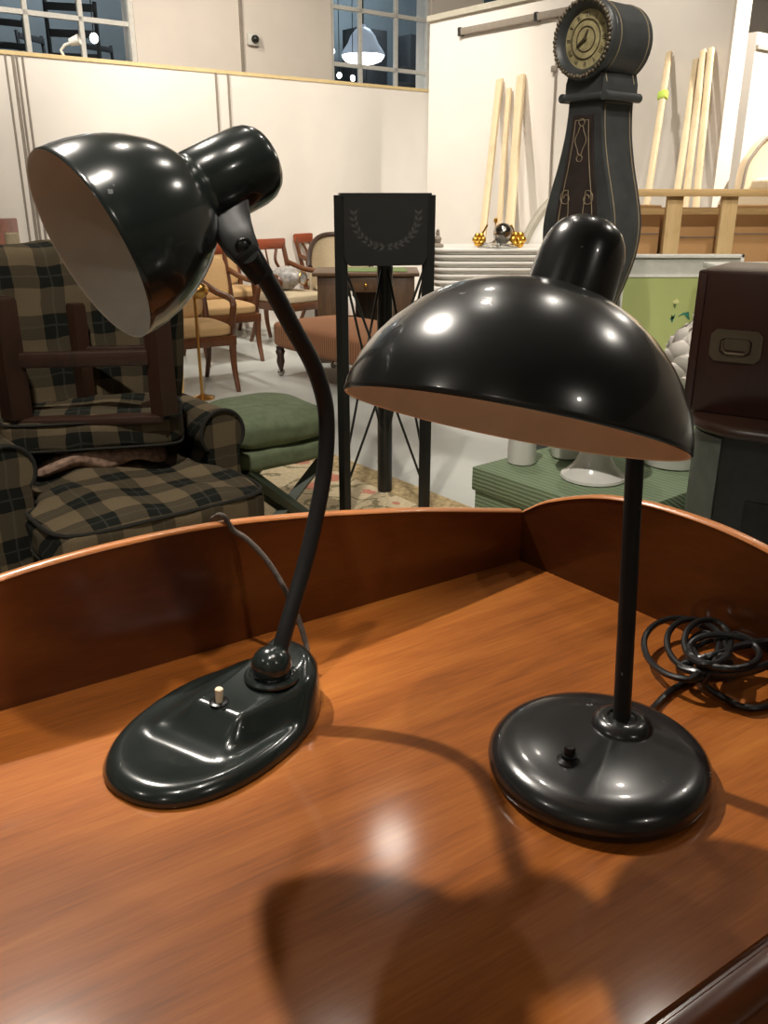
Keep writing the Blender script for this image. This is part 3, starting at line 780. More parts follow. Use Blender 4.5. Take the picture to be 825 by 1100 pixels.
# ================================================================== BLACK PEDESTAL
fl = onz(374, 553, .01); fr2 = onz(452.5, 549, .01); bk = onz(413, 538, .01)
bk = V(((fl.x+fr2.x)/2, (fl.y+fr2.y)/2+.32, 0))
ped = thing('plant_pedestal', 'tall black three legged pedestal with crossed rods and a painted apron', 'pedestal', ((fl.x+fr2.x)/2, fl.y+.1, .013), 0)
po = ped.location.copy(); fl, fr2, bk = [V((p.x-po.x, p.y-po.y, 0)) for p in (fl, fr2, bk)]
PTz = 1.372
legs = []
wdir = (fr2-fl).normalized()
for p, r_, nm in ((fl-wdir*.012, .030, 'l'), (fr2+wdir*.012, .030, 'r'), (bk, .036, 'b')):
    b = B(); tp = PTz if nm != 'b' else PTz-.02
    b.tube([p, p+V((0, 0, .5)), p+V((0, 0, tp))], r_, 6 if nm != 'b' else 12); legs.append(p); b.build('leg', M['black_paint'], ped, sharp=40)
# curved apron between the front legs
fd = V((wdir.y, -wdir.x, 0)); wdt = (legs[1]-legs[0]).length
n_ = 20; hw = wdt/2-.01; ha = .27
out_ = [(-hw, 0), (hw, 0), (hw, -ha*.72)]+[(hw-.03+.03*math.cos(a), -ha+.05-.05*math.sin(a)*1.0) for a in [PI*i/16 for i in range(0, 9)]]
out_ += [(-hw+.03-.03*math.cos(a), -ha+.05-.05*math.sin(a)) for a in [PI*i/16 for i in range(8, -1, -1)]]+[(-hw, -ha*.72)]
mid = (legs[0]+legs[1])/2
Ma = frame(mid+V((0, 0, PTz-.004))+fd*.012, wdir, V((0, 0, 1)), fd)
b = B(); b.prism(out_, Ma, .018); ap = b.build('apron', M['black_paint'], ped, sharp=30)
# dim wreath of leaves painted on it
for sg in (-1, 1):
    b = B()
    stem_ = [Ma @ V((sg*(.008+.125*math.sin(PI*.5*i/12)), -.195+.125*(1-math.cos(PI*.5*i/12)), .018)) for i in range(13)]
    b.tube(stem_, .0016, 4)
    for i in range(9):
        a = PI*.5*i/8
        x = sg*(.008+.125*math.sin(a)); y = -.195+.125*(1-math.cos(a))
        for s2 in (-1, 1):
            ang = math.atan2(.125*math.sin(a), sg*.125*math.cos(a))+s2*.7
            c_ = V((x+.011*math.cos(ang), y+.011*math.sin(ang), .0188)); d_ = V((math.cos(ang), math.sin(ang), 0)); e_ = V((-d_.y, d_.x, 0))
            vs = [b.bm.verts.new(Ma @ (c_+d_*p_*.017+e_*q_*.006)) for p_, q_ in ((-1, 0), (0, -1), (1, 0), (0, 1))]
            b.bm.faces.new(vs)
    b.build('painted_wreath', M['motif'], ap)
for a_, c_ in ((0, 2), (2, 1)):
    q0, q1 = legs[a_], legs[c_]
    b = B(); cc = [(x, y) for x, y in ((0, 0), ((q1-q0).length, 0), ((q1-q0).length, -.2), (0, -.2))]
    wv = (q1-q0).normalized(); b.prism(cc, frame(q0+V((0, 0, PTz-.02)), wv, V((0, 0, 1)), wv.cross(V((0, 0, 1)))), .015); b.build('side_apron', M['black_paint'], ped)
b = B(); a0, a1, a2 = legs[0]-wdir*.005+fd*.03, legs[1]+wdir*.005+fd*.03, legs[2]-fd*.03
b.prism([(p.x, p.y) for p in (a0, a1, a1-fd*.06, a2+wdir*.04, a2-wdir*.04, a0-fd*.06)], Matrix.Translation((0, 0, PTz-.006)), .014); b.build('top', M['black_paint'], ped)
for a_, c_, zl in ((0, 2, .22), (2, 1, .22), (0, 1, .11)):
    q0, q1 = legs[a_], legs[c_]
    for s0_, s1_ in ((1.13, zl), (zl, 1.13)):
        b = B(); b.tube([q0+V((0, 0, s0_)), q1+V((0, 0, s1_))], .0055, 8); b.build('rod', M['black_paint'], ped)

# ================================================================== CHAIRS
def curve_leg(b, p0, p1, bow, r0, r1):
    p0, p1 = V(p0), V(p1); mid_ = (p0+p1)/2+V(bow); b.tube(bez([p0, mid_, p1], 10), [r0+(r1-r0)*i/10 for i in range(11)], 8)
def chair(style, label, seatmat, group, loc, rz):
    t = thing('armchair' if style != 'side' else 'side_chair', label, 'chair', loc, rz, group)
    b = B(); b.pillow((0, 0, .445), (.52, .50, .12), .35, 6, n=12); b.build('seat', M[seatmat], t)
    b = B()
    for c_, s_ in (((0, -.245, .375), (.54, .03, .07)), ((0, .245, .375), (.50, .03, .07)), ((-.255, 0, .375), (.03, .5, .07)), ((.255, 0, .375), (.03, .5, .07))): b.box(c_, s_, .006)
    b.build('seat_frame', M['chairwood'], t)
    for sx in (-1, 1):
        b = B(); curve_leg(b, (sx*.245, -.235, .38), (sx*.25, -.29, .0), (0, .03, 0), .030, .018); b.build('leg', M['chairwood'], t)
        b = B(); curve_leg(b, (sx*.225, .245, .38), (sx*.23, .36, .0), (0, -.03, 0), .028, .018); b.build('leg', M['chairwood'], t)
    bk_ = lambda z: .25+.14*((z-.4)/.55)**1.3 if z > .4 else .25
    if style in ('upholstered', 'lyre'):
        for sx in (-1, 1):
            b = B(); b.tube([(sx*.225, bk_(z), z) for z in (.38, .52, .66, .80, .95)], [.026, .026, .024, .023, .021], 8); b.build('back_post', M['chairwood'], t)
        b = B(); b.box((0, bk_(.91)-.002, .915), (.50, .03, .10), .012); b.build('top_rail', M['redwood'], t)
        if style == 'upholstered':
            b = B(); b.pillow((0, 0, 0), (.42, .07, .38), .0, 5, n=10, Mx=Matrix.Translation((0, bk_(.67), .67)) @ Matrix.Rotation(-.24, 4, 'X')); b.build('back_pad', M[seatmat], t)
        else:
            for sx in (-1, 1):
                b = B(); b.tube(bez([(sx*.03, bk_(.46), .46), (sx*.05, bk_(.54), .54), (sx*.13, bk_(.64), .64), (sx*.09, bk_(.76), .76), (sx*.13, bk_(.87), .87)], 20), .015, 8); b.build('splat', M['chairwood'], t)
            b = B(); b.box((0, bk_(.47), .47), (.44, .025, .04), .006); b.build('cross_rail', M['chairwood'], t)
            b = B(); b.tube([(0, bk_(.5), .5), (0, bk_(.88), .88)], .009, 8); b.build('splat_bar', M['chairwood'], t)
        for sx in (-1, 1):
            b = B(); b.tube(bez([(sx*.235, bk_(.74), .74), (sx*.27, .12, .685), (sx*.285, -.10, .665), (sx*.28, -.2, .63), (sx*.27, -.19, .53), (sx*.262, -.15, .40)], 30), .025, 8); b.build('armrest', M['chairwood'], t)
    elif style == 'barrel':
        n_ = 20; rr = []; r2 = []
        for i in range(n_+1):
            a = -.15+ (PI+.3)*i/n_; x, y = .30*math.cos(a), .30*math.sin(a)
            h_ = .98-.30*(1-max(0, math.sin(a)))**1.5
            rr.append([V((x*k_, y*k_, z)) for k_, z in ((1.0, .38), (1.06, .38), (1.1, h_), (1.02, h_))]); r2.append(V((x*1.05, y*1.05, h_)))
        b = B(); b.rings(rr); b.build('back_shell', M['cream_fabric'], t, sharp=50)
        b = B(); b.tube(r2, .025, 8); b.build('top_rail', M['darkwood'], t)
    return t
RZ = math.atan2(-D2.x, D2.y)+PI     # faces along D2
RZ = math.atan2(D2.y, D2.x)+PI/2
def gz(u, v, z): p = onz(u, v, z); return (p.x, p.y, 0)
GC = 'carved armchairs by the white partition'
c0 = chair('upholstered', 'gold upholstered armchair nearest in the row, mostly behind the tilted lamp shade', 'gold_fabric', GC, gz(203, 351, .46), RZ-.15)
c1 = dup(c0, gz(236, 329, .46), RZ-.1, 'gold upholstered armchair second in the row, its arms in view', GC)
c2 = dup(c0, gz(250, 312, .46), RZ-.05, 'gold upholstered armchair partly hidden behind the curved lamp stem', GC)
lc_ = chair('lyre', 'open back armchair with a red top rail holding a porcelain vase', 'cream_fabric', GC, gz(312, 317, .46), RZ+.1)
chair('barrel', 'rounded tub chair with dark rim and beige inside by the brown table', 'cream_fabric', GC, gz(366, 310, .46), RZ-.5)
p = ony(350, 256, 10.0)
dup(lc_, (p.x+.12, 9.8, 0), RZ+.3, 'red railed open chair behind the rounded tub chair', GC)
# porcelain vase lying on the lyre chair
lp_ = lc_.location
t = thing('porcelain_vase', 'painted blue grey porcelain vase lying on the open back chair', 'vase', (lp_.x-.04, lp_.y+.0, .505))
Mv = frame(V((0, 0, .115)), V((0, 0, 1)), V((.5, .86, 0)), V((.86, -.5, .05)).normalized())
b = B(); b.lathe([(.0001, -.2), (.07, -.2), (.075, -.18), (.06, -.16), (.10, -.08), (.115, 0), (.10, .07), (.06, .13), (.045, .16), (.06, .2), (.05, .2), (.0001, .17)], 28, Mv); b.build('vase_body', M['vase'], t)
b = B(); b.lathe([(.061, .197), (.066, .203), (.061, .209), (.054, .203)], 28, Mv, open_=True); b.build('rim', M['brass'], t)
# brass rod stand
p = onz(217.5, 428, 0)
t = thing('brass_stand', 'slender brass rod stand with a round gilt finial beside the gold chairs', 'stand', p)
hh = ony(209, 320, p.y); hv = hh-p
b = B(); b.tube([V((0, 0, .01)), hv*.5, hv], .011, 10); b.build('rod', M['brass'], t)
b = B(); b.ball(hv+V((.03, 0, .05)), .065, (1.1, 1, .9), 10); b.build('finial', M['brass'], t)
b = B(); b.lathe([(.09, 0), (.09, .01), (.02, .03), (.0001, .03)], 24); b.build('foot', M['brass'], t)
p = onz(195, 430, 0); hv = ony(192, 345, p.y)-p
t = thing('wooden_post', 'thin pale wooden post beside the brass rod stand', 'post', p)
b = B(); b.tube([V((0, 0, 0)), hv], .022, 4); b.build('post', M['pine'], t)
b = B(); b.box((0, 0, .012), (.09, .09, .024), .004); b.build('foot', M['pine'], t)

# ================================================================== STRIPED BENCH
bp = onz(293, 404, 0)+D2*.05+D1*.05
t = thing('upholstered_bench', 'low bench in rust striped fabric on casters behind the black pedestal', 'bench', (bp.x, bp.y, 0), ANG)
b = B(); b.pillow((.29, -.62, .34), (.70, 1.40, .24), .18, 9, n=16); b.build('seat', M['stripe'], t)
for x in (.0, .52):
    for y in (0, -1.24):
        b = B(); b.lathe([(.035, .24), (.03, .22), (.04, .2), (.028, .17), (.034, .12), (.02, .07), (.016, .06), (.0001, .06)], 16, Matrix.Translation((x, y, 0))); lg = b.build('leg', M['darkwood'] if y == 0 else M['redwood'], t)
        b = B(); b.ball((x, y, .033), .032, (1, .5, 1), 14); b.build('caster', M['silver'], lg)
# small bottle standing on the bench
q_ = onz(399, 337, .462)
# brown table
tz = .76
p = onz(339, 293, tz)
t = thing('writing_table', 'brown panelled writing table behind the black pedestal', 'table', (p.x, p.y, 0), .0)
b = B(); b.box((.42, .28, tz-.015), (.90, .60, .03), .006); b.build('table_top', M['tablewood'], t)
b = B(); b.box((.47, .28, tz-.025+.029), (.6, .42, .006), .002); b.build('leather_inset', M['leafgreen'], t)
b = B(); b.box((.13, .28, (tz-.03)/2), (.24, .54, tz-.03), .004); b.build('pedestal', M['tablewood'], t)
b = B(); b.box((.71, .28, (tz-.03)/2), (.24, .54, tz-.03), .004); b.build('pedestal', M['tablewood'], t)
b = B(); b.box((.42, .5, .45), (.36, .03, .5), .003); b.build('back_panel', M['tablewood'], t)
b = B(); b.box((.42, .012, .66), (.34, .02, .12), .003); dr = b.build('drawer', M['tablewood'], t)
b = B(); b.ball((.42, -.008, .66), .016); b.build('knob', M['brass'], dr)
bb = onz(399, 338, .47)
t = thing('bottle', 'small pale bottle standing on the striped bench', 'bottle', (bp.x+D1.x*.56+D2.x*.2, bp.y+D1.y*.56+D2.y*.2, .462))
b = B(); b.lathe([(.035, 0), (.038, .01), (.038, .10), (.03, .13), (.014, .15), (.013, .19), (.0001, .19)], 20); b.build('body', M['ceramic'], t)
b = B(); b.lathe([(.015, .19), (.015, .215), (.0001, .215)], 16); b.build('cap', M['darkthing'], t)

# ================================================================== WHITE TRAYS, ORNAMENT, HEADBOARD
TY = 6.6
p = ony(463, 300, TY); tx = p.x
wt = thing('display_plinth', 'white display plinth under the stack of white trays', 'plinth', (tx+.55, TY+.3, 0))
b = B(); b.box((0, 0, .35), (1.0, .56, .70), .01); b.build('body', M['tray'], wt)
b = B(); b.box((0, 0, .715), (1.06, .62, .03), .008); b.build('top', M['tray'], wt)
zt = .73; hT = .046
names = ['lowest', 'second from the bottom', 'third from the bottom', 'fourth from the bottom', 'second from the top', 'topmost']
tr0 = None
for i in range(6):
    lab = 'white rounded tray, %s of the stack behind the wide lamp shade' % names[i]
    if tr0 is None:
        tr0 = thing('tray', lab, 'tray', (tx+.55, TY+.3, zt), 0, 'stacked white trays')
        b = B(); b.pillow((0, 0, .014), (1.02, .58, .028), .0, 9, n=12); b.build('tray_base', M['tray'], tr0)
        b = B(); b.pillow((0, 0, .033), (1.10, .64, .022), .0, 9, n=12); b.build('rim', M['tray'], tr0)
    else:
        dup(tr0, (tx+.55+.006*((i*5) % 3-1), TY+.3, zt+hT*i), .01*((i*7) % 3-1), lab, 'stacked white trays')
ztop = zt+hT*6
p = ony(536, 265, TY+.1)
t = thing('table_ornament', 'glass and gilt ornament with a silver ball on the white trays', 'ornament', (p.x, TY+.12, ztop))
b = B(); b.ball((.03, 0, .10), .075, n=20); b.build('ball', M['silver'], t)
b = B(); b.lathe([(.13, 0), (.15, .012), (.09, .03), (.05, .03), (.0001, .03)], 28); b.build('glass_base', M['clearglass'], t)
for x, s_ in ((-.15, 1), (.14, 1.2)):
    b = B()
    for i in range(6):
        a = 2*PI*i/6; b.ball((x+.03*math.cos(a)*s_, -.02, .055+.03*math.sin(a)*s_), .022*s_, (1, .6, 1), 8)
    b.ball((x, -.035, .055), .018); b.tube([(x, 0, .0), (x, 0, .055), (x*.6, 0, .16)], .008, 6); b.build('gilt_flower', M['gold'], t)
b = B(); b.tube(bez([(-.15, 0, .05), (-.08, .02, .01), (-.02, -.02, .04), (.0, 0, .02)], 16), .016, 8); b.build('glass_coil', M['clearglass'], t)
b = B(); b.ball((-.03, 0, .19), .016, (1, 1, 1.3), 8); b.tube([(-.03, 0, .02), (-.03, 0, .19)], .004, 6); b.build('gilt_flower', M['gold'], t)
# small grey object at left end of trays
p = ony(469, 268, TY+.1)
t = thing('figurine', 'tiny dark grey figurine on the left end of the white trays', 'figurine', (p.x+.01, TY+.15, ztop))
b = B(); b.lathe([(.045, 0), (.045, .015), (.02, .03), (.03, .06), (.012, .085), (.018, .10), (.0001, .115)], 16); b.build('body', M['seam'], t)
b = B(); b.ball((0, 0, .115), .014, n=10); b.build('head', M['seam'], t)
# headboard
HY = 7.35
hbp = [ony(u, v, HY) for u, v in ((548, 330), (553, 292), (560, 268), (571, 243), (584, 224), (598, 211), (615, 203))]
hz = [V((p.x, HY, p.z)) for p in hbp]
cx = hz[-1].x+.08
outl = hz+[V((cx, HY, hz[-1].z+.02))]
right = [V((2*cx-p.x, HY, p.z)) for p in hz[::-1]]
full = [V((hz[0].x, HY, 0))]+bez(outl+right, 60)+[V((2*cx-hz[0].x, HY, 0))]
t = thing('headboard', 'white arched headboard with a grey edge behind the tall clock', 'headboard', (cx, HY, 0))
fo = [(p.x-cx, p.z) for p in full]
b = B(); b.prism(fo, frame(V((0, .03, 0)), V((1, 0, 0)), V((0, 0, 1)), V((0, -1, 0))), .05); b.build('panel', M['tray'], t, sharp=40)
b = B(); b.tube([V((x, -.02, z)) for x, z in fo], .035, 8); b.build('edge_moulding', M['headgrey'], t)

# ================================================================== TALL CLOCK
CY = 4.3
cp_ = ony(642, 150, CY)
ck = thing('longcase_clock', 'tall black longcase clock with a round dial and pear shaped body', 'clock', (cp_.x, CY, 0), -.50)
ck.rotation_euler = (0, 0, -.87)
def czv(v): return ony(640, v, CY).z
zf = czv(45.5)
# local: front is -y, width x, depth .24
def strips(zw, name, mat, y0, y1, parent=ck):
    b = B(); rr = []
    for z, w in zw: rr.append([V((-w, y0, z)), V((w, y0, z)), V((w, y1, z)), V((-w, y1, z))])
    b.rings(rr); return b.build(name, mat, parent, sharp=35)
zz = {v: czv(v) for v in (94, 102, 110, 130, 160, 190, 215, 235, 255, 280, 305, 325)}
body = [(czv(345), .085), (czv(325), .105), (czv(300), .150), (czv(275), .185), (czv(250), .198), (czv(230), .190), (czv(205), .163), (czv(180), .132), (czv(150), .104), (czv(125), .092), (czv(108), .090)]
bz = [(p.y, p.x) for p in bez([V((w, z, 0)) for z, w in body], 40)]
bodyo = strips(bz, 'case_body', M['clockblack'], -.11, .12)
# brown door panel on the front with gilt outline and scrolls
b = B(); rr = []
for z, w in bz[6:-4]:
    ww = max(.03, w*.60); rr.append([V((-ww, -.122, z)), V((ww, -.122, z)), V((ww, -.109, z)), V((-ww, -.109, z))])
b.rings(rr); door = b.build('door', M['clockbrown'], ck, sharp=35)
def linep(pts, parent, r=.0022, name='gilt_line'):
    b = B(); b.tube(pts, r, 6); return b.build(name, M['clockline'], parent)
inner_ = [(z, max(.02, w*.60-.02)) for z, w in bz[14:-5]]
linep([V((-w, -.124, z)) for z, w in inner_], door); linep([V((w, -.124, z)) for z, w in inner_], door)
zt_ = inner_[-1][0]; linep([V((-inner_[-1][1], -.124, zt_)), V((inner_[-1][1], -.124, zt_))], door)
# keyhole cartouche
zk = czv(152)
linep([V((.025*math.cos(a)*(1+.25*math.cos(4*a)), -.125, zk+.06*math.sin(a))) for a in [2*PI*i/32 for i in range(33)]], door)
for dz in (.075, -.075): linep([V((.016*math.cos(a), -.125, zk+dz+.014*math.sin(a))) for a in [2*PI*i/20 for i in range(21)]], door)
zs = czv(213)
for sg in (-1, 1):
    pts_ = []
    for i in range(40):
        a = i/39*2.6*PI; r_ = .010+.026*i/39
        pts_.append(V((sg*(.062+r_*math.cos(a)), -.125, zs+r_*math.sin(a))))
    pts_ += [V((sg*.042, -.125, zs-.06)), V((sg*.05, -.125, zs-.12))]
    linep(pts_, door)
for sg in (-1, 0, 1): linep([V((sg*.06-.015, -.125, zs-.13)), V((sg*.06, -.125, zs-.10)), V((sg*.06+.015, -.125, zs-.13))], door)
# outline along the side panel (right-hand side)
side_l = [V((w+.001, -.085, z)) for z, w in bz[4:-1]]; side_r = [V((w+.001, .10, z)) for z, w in bz[4:-1]]
linep(side_l+side_r[::-1], bodyo, .0026)
side_l = [V((-w-.001, -.085, z)) for z, w in bz[4:-1]]; side_r = [V((-w-.001, .10, z)) for z, w in bz[4:-1]]
linep(side_l+side_r[::-1], bodyo, .0026)
# plinth below
strips([(0, .20), (.08, .20), (.085, .185), (czv(352), .17), (czv(345), .15), (czv(343), .10)], 'plinth', M['clockblack'], -.14, .13)
# neck moulding
zn = czv(103)
b = B(); b.box((0, .0, zn-.012), (.21, .27, .03), .006); b.tube([V((-.115, -.135, zn-.012)), V((-.115, .125, zn-.012))], .020, 12)
b.tube([V((.115, -.135, zn-.012)), V((.115, .125, zn-.012))], .020, 12); b.tube([V((-.105, -.128, zn-.012)), V((.105, -.128, zn-.012))], .014, 10)
b.build('neck_moulding', M['clockblack'], ck)
# hood: drum joined to the neck
rh = .156
o_ = []
for i in range(41):
    a = -PI*.31+ (PI*1.62)*i/40; o_.append((rh*math.cos(a), zf+rh*math.sin(a)))
zb_ = zn+.0
o_ = [(-.1, zb_), (.1, zb_), (.1, zb_+.045)]+o_+[(-.1, zb_+.045)]
b = B(); b.prism(o_, frame(V((0, .13, 0)), V((1, 0, 0)), V((0, 0, 1)), V((0, -1, 0))), .26); hood = b.build('hood', M['clockblack'], ck, sharp=30)
for y in (-.10, .10): linep([V((x*1.004, y, zf+(z-zf)*1.004)) for x, z in o_[2:-1]], hood, .0028)
Md = frame(V((0, -.128, zf)), V((.775, 0, 0)), V((0, 0, .79)), V((0, -1, 0)))
b = B(); b.lathe([(.205, 0), (.210, .012), (.205, .03), (.190, .042), (.178, .044), (.165, .034), (.150, .018), (.145, .0)], 56, Md, open_=True); bzl = b.build('bezel', M['clockblack'], hood)
b = B()
for i in range(54):
    a = 2*PI*i/54; r_ = .186+.004*(i % 2); b.ball((r_*math.cos(a), r_*math.sin(a), .042), .0125, (1, 1, .7), 8, Mx=Md)
b.build('beading', M['bezel'], bzl)
b = B(); b.lathe([(.0001, .012), (.08, .011), (.148, .006), (.148, .0), (.0001, .0)], 48, Md); dial = b.build('dial', M['clockface'], hood)
b = B()
for r_ in (.062, .098): b.tube([Md @ V((r_*math.cos(a), r_*math.sin(a), .0125)) for a in [2*PI*i/40 for i in range(40)]], .0025, 6, closed=True)
b.build('dial_ring', M['dialink'], dial)
NUM = ['XII', 'I', 'II', 'III', 'IIII', 'V', 'VI', 'VII', 'VIII', 'IX', 'X', 'XI']
b = B()
for i in range(12):
    a = PI/2-2*PI*i/12; s_ = .018; ncol = len(NUM[i])
    R_ = Matrix.Rotation(a-PI/2, 4, 'Z')
    for j, ch in enumerate(NUM[i]):
        x0_ = (j-(ncol-1)/2)*.010
        strokes = {'I': [((0, -s_), (0, s_))], 'X': [((-.005, -s_), (.005, s_)), ((.005, -s_), (-.005, s_))], 'V': [((-.005, s_), (0, -s_)), ((.005, s_), (0, -s_))]}[ch]
        for (ax_, ay_), (bx_, by_) in strokes:
            b.tube([Md @ (R_ @ V((x0_+ax_, .122+ay_*.7, .009))), Md @ (R_ @ V((x0_+bx_, .122+by_*.7, .009)))], .0015, 4)
b.build('numerals', M['dialink'], dial)
b = B(); b.tube([Md @ V((0, 0, .018)), Md @ V((-.055, -.035, .018))], [.008, .004], 6); b.ball(Md @ V((0, 0, .018)), .009, n=8); b.build('hour_hand', M['dialink'], dial)
b = B(); b.tube([Md @ V((0, 0, .021)), Md @ V((.02, .045, .021))], [.006, .003], 6); b.build('minute_hand', M['dialink'], dial)
# white lamp on top of clock: a small lit spot on the far side
q_ = ony(596, 40, CY)

# ================================================================== CRATE AND FRAMED PRINT
CYr = 5.25
xl = ony(640, 230, CYr).x; zc_ = ony(740, 203, CYr).z
cr = thing('wooden_crate', 'tall open pine crate holding cardboard behind the framed green print', 'crate', (xl, CYr, 0))
wd = 2.0
b = B(); b.box((wd/2, 0, zc_-.02), (wd, .10, .04), .003); b.build('top_rail', M['pine_x'], cr)
for u in (660, 721, 779, 845):
    x = ony(u, 250, CYr).x-xl
    b = B(); b.box((x, .0, (zc_-.04)/2), (.09, .04, zc_-.04), .003); b.build('post', M['pine'], cr)
b = B(); b.box((wd/2, .075, .05), (wd, .1, .1), .003); b.build('bottom_rail', M['pine_x'], cr)
b = B(); b.box((wd/2, .055, zc_-.12), (wd, .03, .04), .003); b.build('slat', M['pine_x'], cr)
x0_ = .03
for i, w_ in enumerate((.40, .42, .36, .5)):
    t = thing('cardboard_box', ['tall cardboard box in the crate, leftmost behind the clock', 'tall cardboard box between the two middle crate posts', 'tall cardboard box in the crate right of the middle posts', 'tall cardboard box at the far right end of the crate'][i], 'box', (xl+x0_+w_/2, CYr+.29, 0), group='boxes in the pine crate')
    hgt = zc_-.09-.02*(i % 2)
    b = B(); b.box((0, 0, hgt/2), (w_-.02, .3, hgt), .004); bx = b.build('carton', M['cardboard'], t)
    b = B(); b.box((0, -.1505, hgt-.16), (w_-.03, .003, .006)); b.build('flap_seam', M['seam'], bx)
    x0_ += w_
# framed print
FY = 4.72
fl_, frr = ony(655, 273, FY), ony(799.5, 271, FY)
ztp = fl_.z; fw_ = frr.x-fl_.x
t = thing('framed_print', 'white framed pale green botanical print with a grey mat', 'picture', (fl_.x, FY, 0))
b = B()
for c_, s_ in (((fw_/2, 0, ztp-.009), (fw_, .03, .018)), ((.009, 0, ztp/2), (.018, .03, ztp)), ((fw_-.009, 0, ztp/2), (.018, .03, ztp)), ((fw_/2, 0, .009), (fw_, .03, .018))): b.box(c_, s_, .002)
b.build('frame', M['frame_white'], t)
b = B(); b.box((fw_/2, .004, ztp/2), (fw_-.03, .012, ztp-.03)); b.build('mat_board', M['mat_grey'], t)
gl, gr_ = ony(669, 296, FY), ony(752, 296, FY); gx0, gx1 = gl.x-fl_.x, fw_-.04
gx1 = max(gr_.x-fl_.x+.12, gx0+.3)
b = B(); b.box(((gx0+gx1)/2, -.005, gl.z/2+.06), (gx1-gx0, .006, gl.z-.12)); pr_ = b.build('print', M['art_green'], t)
b = B(); zc2 = gl.z
for c_, s_ in ((((gx0+gx1)/2, -.008, zc2), (gx1-gx0+.02, .008, .014)), ((gx0, -.008, zc2/2+.06), (.012, .008, zc2-.12)), ((gx1, -.008, zc2/2+.06), (.012, .008, zc2-.12))): b.box(c_, s_)
b.build('fillet', M['frame_white'], t)
def leaf(pts, mat, name):
    b = B(); pp_ = [ony(u, v, FY-.01)-V((fl_.x, FY, 0)) for u, v in pts]
    b.prism([(q.x, q.z) for q in pp_], frame(V((0, -.0085, 0)), V((1, 0, 0)), V((0, 0, 1)), V((0, -1, 0))), .0015); b.build(name, M[mat], pr_)
leaf([(720, 342), (726, 337), (722, 347)], 'teal', 'leaf'); leaf([(721, 338), (725, 341), (721, 344)], 'leafgreen', 'leaf')
leaf([(728, 340), (734, 336), (740, 335), (741, 344), (738, 342), (735, 338)], 'teal', 'leaf')
leaf([(723, 327), (727, 326), (725, 332)], 'leafgreen', 'leaf'); leaf([(722, 324), (728, 321), (730, 325), (726, 327)], 'petal', 'flower')
# white cabinet behind the chest
WY = 4.25
q0, z0_ = ony(786, 289, WY), ony(780, 288, WY).z
t = thing('white_cabinet', 'low white cabinet just behind the dark brown campaign chest', 'cabinet', (q0.x+.45, WY+.2, 0))
b = B(); b.box((0, 0, (z0_-.03)/2), (.86, .36, z0_-.03), .008); b.build('body', M['tray'], t)
b = B(); b.box((0, 0, z0_-.015), (.9, .4, .03), .006); b.build('top', M['tray'], t)
b = B(); b.box((0, -.185, z0_*.5), (.7, .012, z0_*.7), .004); b.build('door', M['tray'], t)
# pale sofa beyond the crate
SY = 6.3
q1 = ony(812, 150, SY); sx_ = ony(795, 190, SY+.7).x
t = thing('sofa', 'pale linen wing sofa raised behind the crate at the right edge', 'sofa', (sx_+.75, SY+.1, 0))
zs_ = ony(810, 188, SY).z; zb2 = ony(820, 140, SY).z
b = B(); b.box((0, .3, (zs_-.12)/2), (1.5, .8, zs_-.12), .02); b.build('base', M['sofa_fabric'], t)
b = B(); b.pillow((0.02, .25, zs_-.06), (1.44, .8, .14), .3, 6, n=14); b.build('seat_cushion', M['sofa_fabric'], t)
out_ = bez([V(p) for p in ((-.73, zs_-.1, 0), (-.71, zs_+.08, 0), (-.66, zb2-.10, 0), (-.60, zb2-.02, 0), (-.5, zb2+.05, 0), (-.3, zb2+.08, 0), (.2, zb2+.06, 0), (.5, zb2, 0), (.7, zs_-.1, 0))], 40)
b = B(); b.prism([(p.x, p.y) for p in out_], frame(V((0, .75, 0)), V((1, 0, 0)), V((0, 0, 1)), V((0, -1, 0))), .16); b.build('backrest', M['sofa_fabric'], t, sharp=40)
b = B(); b.tube([V((p.x, .585, p.y)) for p in out_], .012, 6); b.build('welt', M['seam'], t)

# ================================================================== GREEN TRUNK WITH CERAMICS
gt0 = onz(507, 501, .45)
t = thing('green_trunk', 'long low trunk covered in ribbed green fabric behind the desk', 'trunk', (gt0.x, gt0.y, 0), ANG)
TL, TW = 1.62, .66
b = B(); b.box((TL/2, -TW/2, .405), (TL, TW, .09), .006); b.build('lid', M['ribgreen'], t)
b = B(); b.box((TL/2, -TW/2, .19), (TL-.02, TW-.02, .34), .004); b.build('body', M['ribgreen'], t)
for x in (.06, TL-.06):
    for y in (-.06, -TW+.06):
        b = B(); b.box((x, y, .01), (.06, .06, .02), .004); b.build('foot', M['green_paint'], t)
zt = .45
def on_trunk(u, v): p = onz(u, v, zt); return (p.x, p.y, zt)
def tilted(name, label, cat, loc, prof, extra=None, mat='ceramic', n=40):
    t = thing(name, label, cat, loc); b = B(); b.lathe(prof, n); b.build('body', M[mat], t); return t
p = on_trunk(560, 497)
t = tilted('ceramic_vase', 'white straight sided ceramic vase nearest the left end of the green trunk', 'vase', p, [(.0001, 0), (.046, 0), (.052, .006), (.053, .05), (.051, .15), (.053, .16), (.049, .16), (.047, .02), (.0001, .02)])
b = B(); b.lathe([(.052, .155), (.0555, .160), (.052, .166), (.0485, .160)], 40, open_=True); b.build('rim', M['ceramic'], t)
p = on_trunk(608, 491)
t = tilted('ceramic_bowl', 'small white footed bowl behind the cake stand on the green trunk', 'bowl', p, [(.0001, 0), (.04, 0), (.055, .008), (.06, .03), (.08, .10), (.085, .12), (.080, .12), (.05, .03), (.0001, .025)])
b = B(); b.lathe([(.04, -.0), (.045, .004), (.04, .012), (.036, .004)], 32, open_=True); b.build('foot_ring', M['ceramic'], t)
p = on_trunk(637, 513)
